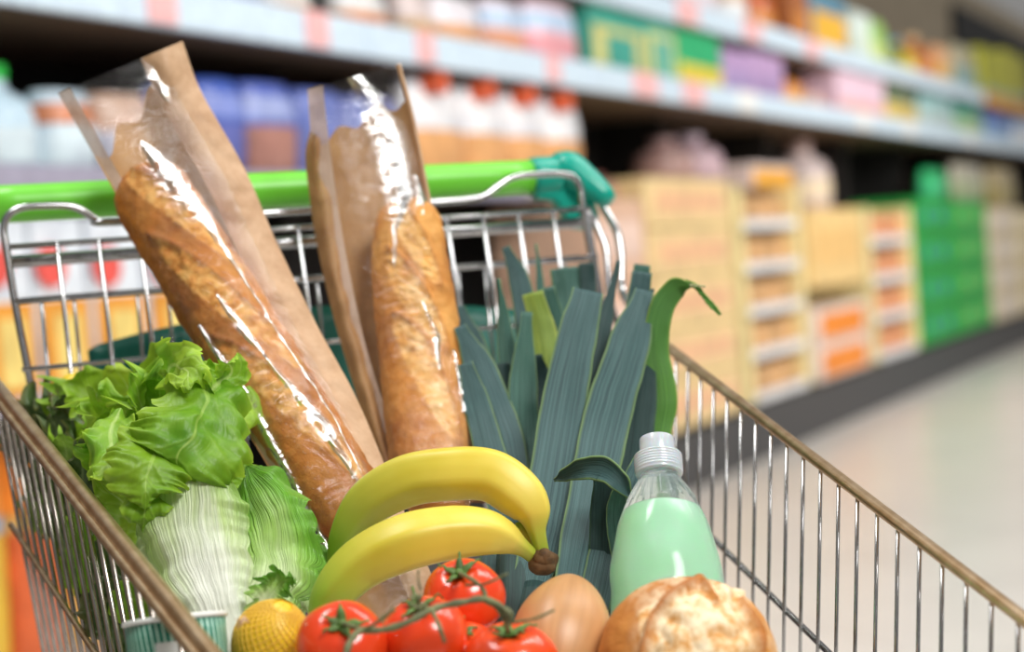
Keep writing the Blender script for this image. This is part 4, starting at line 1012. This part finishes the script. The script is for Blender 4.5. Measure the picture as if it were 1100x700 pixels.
def tub():
    t = thing('striped_tub', 'green and white striped round tub in the lower left corner by the rail', 'tub', at(195, 720, .99))
    m = NT('striped_print'); uu, vv, uv = m.uv()
    s_ = m.math('SINE', m.math('ADD', m.math('MULTIPLY', uu, 300.0), m.math('MULTIPLY', vv, 14.0)))
    c = m.mix(m.ramp(s_, [(.45, 0.0), (.6, 1.0)]), (.008, .19, .12), (.52, .78, .64)); m.set(Base_Color=c, Roughness=.3)
    m2 = plain('tub_rim_white', (.78, .80, .76), .3); m3 = plain('tub_lid', (.30, .42, .22), .4)
    c0 = at(190, 688, 1.0); T = norm(at(186, 642, 1.02)-c0); W = norm(np.cross(T, norm(c0-CAM))); N = np.cross(W, T); r = .0285
    up = norm(T*.86-N*np.sign(np.dot(N, c0-CAM))*.52); W = norm(np.cross(up, np.array([0, 1., 0]))); N = np.cross(W, up)
    tp = c0+up*.012
    def ring(s_, r_): return lambda a: tp-up*s_+(W*math.cos(a*6.28318)+N*math.sin(a*6.28318))*r_
    MB().grid(64, 8, lambda a, bb: (ring(.002+.075*bb, r*(1-.08*bb))(a), (0, 0, 0)), closed=True, caps=True).build('body', m.m, t)
    MB().tube([ring(0, r)(a/64) for a in range(65)], .0016, 8, caps=False).build('rim', m2, t)
    MB().grid(48, 6, lambda a, bb: (ring(.0015, r*(1-bb)+.0001)(a), (0, 0, 0)), closed=True).build('lid', m.m, t)
    MB().box(tp-up*.02-N*np.sign(np.dot(N, c0-CAM))*r*.99+W*.0, W, up, N, .006, .007, .0008).build('white_label', m2, t, False)
tub()

def lemon():
    t = thing('netted_lemon', 'yellow lemon in an orange net beside the leftmost tomato', 'lemon', at(292, 690, 1.0))
    m = NT('lemon_peel'); c = m.ramp(m.noise(40, 4), [(.3, (.74, .46, .01)), (.7, (.90, .68, .03))]); m.set(Base_Color=c, Roughness=.42, Subsurface_Weight=.08, Subsurface_Scale=.01); m.bump(m.noise(170, 2), .6, .0015)
    c0 = at(292, 690, 1.02); r = 42*1.02/F; T = norm(np.array([.35, -.3, .85])); W = norm(np.cross(T, np.array([0, 1., 0]))); N = np.cross(W, T)
    def sf(k):
        def fn(a, bb):
            th = a*6.28318; ph = bb*math.pi; st = math.sin(ph); ct = math.cos(ph)
            h = ct*(1.08+.14*math.exp(-(st/.28)**2)); return c0+((W*math.cos(th)+N*math.sin(th))*st+T*h)*r*k*(1+.02*nz(c0+W*math.cos(th)*.05+T*ct*.05, 40, 1)), (0, 0, 0)
        return fn
    MB().grid(48, 32, sf(1), closed=True).build('fruit', m.m, t)
    NETM = plain('orange_net', (.86, .55, .06), .5); net = MB(); f = sf(1.03); n = 26
    for k in range(n):
        for sgn in (1, -1):
            net.tube([f((k/n+sgn*q/60*.5) % 1, .08+.84*q/60)[0] for q in range(61)], .00035, 4, caps=False)
    o = net.build('net', NETM, t); o['kind'] = 'stuff'
    fr = MB(); R = random.Random(3)
    for k in range(26):
        y = 672+k*1.6; fr.tube([at(322, y, .985), at(326+R.uniform(-2, 2), y+R.uniform(-3, 3), .98), at(330+R.uniform(-2, 3), y-3+R.uniform(-4, 4), .975)], .0004, 4)
    for k in range(8): fr.tube([at(268, 668, .99), at(262+R.uniform(-3, 3), 664+R.uniform(-3, 3), .985), at(256+R.uniform(-4, 3), 672+R.uniform(-8, 8), .985)], .0004, 4)
    o = fr.build('net_fringe', plain('net_fringe_pale', (.75, .50, .30), .6), t); o['kind'] = 'stuff'
lemon()
t = thing('lemon', 'small yellow lemon glimpsed behind the lettuce left of the gate wires', 'lemon', at(79, 412, 1.40))
blob(at(79, 412, 1.40), .0095, 1, .03, ax=(1.15, 1, .9)).build('fruit', plain('lemon_skin', (.82, .58, .02), .4), t)

# ================================================================== LEEKS
lk = thing('leek', 'bunch of blue green leeks standing between the right baguette and the bottle', 'leek', at(600, 650, 1.15))
leeks = [lk]
def lf_(name, spine, width, mat=LEEK, par=None, **kw):
    d = dict(ruffle=.0004, freq=3, nu=12, nt=46, cup=.10, vfold=-.18, edge_pow=1.5, nzamp=.0008); d.update(kw)
    return ribbon(spine, width, **d).build(name, mat, par or lk, solid=.0012)
# leek one: the leaves on the left, curving out of the baguette's side
L1 = thing('leek', 'leftmost leek, its blue green leaves fanning against the right baguette', 'leek', at(575, 640, 1.2), 'leeks')
L2 = lk; L2['label'] = 'middle leek with the widest blunt cut leaf, behind the banana crown'; L2['group'] = 'leeks'
L3 = thing('leek', 'rightmost leek with a fresh green leaf curling over behind the bottle cap', 'leek', at(640, 640, 1.2), 'leeks')
L4 = thing('leek', 'rear leek with yellowed leaf ends and thin tips reaching into the gate wires', 'leek', at(590, 560, 1.38), 'leeks')
# rear
lf_('leaf', [(590, 560, 1.33), (572, 400, 1.42), (560, 310, 1.46), (543, 265, 1.47)], [24, 26, 24, 9], LEEK, L4, nt=40)
lf_('leaf', [(600, 560, 1.34), (590, 420, 1.42), (582, 320, 1.46), (576, 262, 1.48)], [16, 14, 9, 2], LEEK_G, L4)
lf_('leaf', [(612, 520, 1.36), (614, 400, 1.42), (612, 330, 1.45), (607, 287, 1.46)], [26, 30, 34, 32], LEEK_G, L4, vfold=-.3)
lf_('leaf', [(620, 520, 1.36), (630, 400, 1.42), (632, 330, 1.45), (630, 282, 1.46)], [14, 16, 18, 17], LEEK_D, L4, vfold=-.2)
lf_('leaf', [(592, 560, 1.30), (592, 440, 1.38), (586, 370, 1.41), (572, 314, 1.42)], [22, 26, 30, 22], LEEK_Y, L4, vfold=-.3)
lf_('leaf', [(600, 560, 1.31), (604, 440, 1.39), (602, 370, 1.42), (590, 308, 1.43)], [16, 20, 24, 12], LEEK_G, L4)
lf_('leaf', [(520, 520, 1.34), (520, 420, 1.42), (508, 372, 1.44), (494, 328, 1.45)], [22, 34, 34, 10], LEEK, L4, roll=.5)
lf_('leaf', [(640, 560, 1.32), (668, 420, 1.40), (684, 330, 1.43), (690, 284, 1.44)], [20, 26, 24, 18], LEEK_G, L4)
for k, (x, Y) in enumerate(((520, 1.36), (540, 1.37), (575, 1.385), (612, 1.385), (645, 1.38), (668, 1.37), (690, 1.36))):
    lf_('leaf', [(x+(600-x)*.55, 640, 1.24), (x+(600-x)*.3, 520, 1.33), (x+4, 420, Y), (x, 372-abs(x-610)*-.25, Y+.01)], [34, 38, 34, 14], LEEK_D, L4)  # dark rear leaves added to fill the gaps with painted shade
# leek one
lf_('leaf', [(560, 560, 1.25), (544, 470, 1.32), (518, 400, 1.36), (494, 350, 1.375)], [34, 38, 36, 14], LEEK, L1, roll=.25)
lf_('leaf', [(556, 560, 1.26), (549, 470, 1.34), (545, 380, 1.39), (536, 299, 1.41)], [24, 24, 20, 3], LEEK_G, L1, vfold=-.35)
lf_('leaf', [(575, 600, 1.22), (566, 500, 1.31), (562, 420, 1.35), (566, 335, 1.38)], [34, 36, 32, 12], LEEK_G, L1)
lf_('leaf', [(548, 580, 1.23), (530, 500, 1.29), (514, 440, 1.33), (500, 390, 1.35)], [32, 34, 30, 16], LEEK, L1)
lf_('leaf', [(522, 730, 1.11), (540, 650, 1.16), (545, 600, 1.20), (548, 560, 1.23)], [50, 62, 60, 40], LEEK_D, L1)  # dark leaf added as shade in the gap below the bananas
# leek two
lf_('leaf', [(560, 680, 1.13), (585, 560, 1.21), (603, 450, 1.28), (618, 370, 1.32), (632, 312, 1.35)], [36, 50, 50, 44, 34], LEEK, L2, nt=60, vfold=-.12)
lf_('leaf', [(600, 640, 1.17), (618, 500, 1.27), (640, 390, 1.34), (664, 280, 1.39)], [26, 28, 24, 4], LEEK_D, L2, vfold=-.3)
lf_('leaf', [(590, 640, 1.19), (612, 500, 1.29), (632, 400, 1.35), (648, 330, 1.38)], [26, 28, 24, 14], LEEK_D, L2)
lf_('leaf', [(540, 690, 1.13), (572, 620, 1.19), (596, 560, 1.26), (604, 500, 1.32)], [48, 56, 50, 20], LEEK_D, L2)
# leek three
lf_('leaf', [(606, 690, 1.12), (630, 560, 1.20), (652, 450, 1.28), (676, 370, 1.33), (692, 312, 1.36)], [40, 50, 52, 46, 20], LEEK, L3, nt=60, vfold=-.12)
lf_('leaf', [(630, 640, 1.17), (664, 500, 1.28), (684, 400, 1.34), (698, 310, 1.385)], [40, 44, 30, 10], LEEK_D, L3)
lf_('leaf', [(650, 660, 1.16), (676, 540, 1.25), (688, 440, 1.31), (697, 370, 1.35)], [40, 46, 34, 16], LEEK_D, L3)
lf_('leaf', [(664, 560, 1.25), (672, 420, 1.34), (683, 340, 1.37), (690, 292, 1.38)], [22, 24, 24, 22], LEEK, L3)
lf_('leaf', [(706, 560, 1.26), (708, 470, 1.31), (713, 430, 1.325), (706, 375, 1.34), (710, 335, 1.345), (726, 310, 1.345), (741, 306, 1.34)], [22, 26, 30, 26, 27, 24, 7], LEEK_F, L3, nt=70, vfold=-.25, twist=.3)
lf_('leaf', [(736, 303, 1.345), (748, 308, 1.342), (756, 318, 1.34), (765, 328, 1.335), (774, 338, 1.332)], [7, 5, 5, 6, 3], LEEK_F, L3, vfold=.3)
lf_('leaf_tip', [(741, 306, 1.34), (750, 307, 1.338), (757, 308, 1.338)], [3, 2, 1], DRY, L3)
# leaf that folds over in front, near the bottle
lf_('leaf', [(596, 515, 1.185), (610, 509, 1.175), (628, 503, 1.165), (648, 504, 1.16), (664, 516, 1.155), (680, 538, 1.155)], [3, 14, 23, 27, 22, 3], LEEK, L3, nt=60, cup=.5, vfold=0)
lf_('leaf', [(644, 700, 1.14), (650, 620, 1.17), (652, 560, 1.185), (650, 508, 1.18)], [34, 40, 38, 26], LEEK_D, L3)
lf_('leaf', [(676, 640, 1.15), (668, 590, 1.165), (662, 550, 1.175), (668, 515, 1.17)], [20, 26, 22, 12], LEEK_G, L3)
lf_('leaf', [(655, 690, 1.14), (656, 620, 1.17), (658, 560, 1.19), (664, 520, 1.20)], [34, 30, 26, 16], LEEK_D, L3)
lf_('leaf', [(625, 700, 1.12), (640, 640, 1.15), (650, 590, 1.18), (662, 540, 1.20)], [34, 36, 34, 20], LEEK, L3)
lf_('leaf', [(672, 560, 1.20), (680, 520, 1.21), (690, 495, 1.22), (700, 480, 1.23)], [22, 24, 20, 8], LEEK, L3)
# shafts going down into the basket, shade put into their dark colour
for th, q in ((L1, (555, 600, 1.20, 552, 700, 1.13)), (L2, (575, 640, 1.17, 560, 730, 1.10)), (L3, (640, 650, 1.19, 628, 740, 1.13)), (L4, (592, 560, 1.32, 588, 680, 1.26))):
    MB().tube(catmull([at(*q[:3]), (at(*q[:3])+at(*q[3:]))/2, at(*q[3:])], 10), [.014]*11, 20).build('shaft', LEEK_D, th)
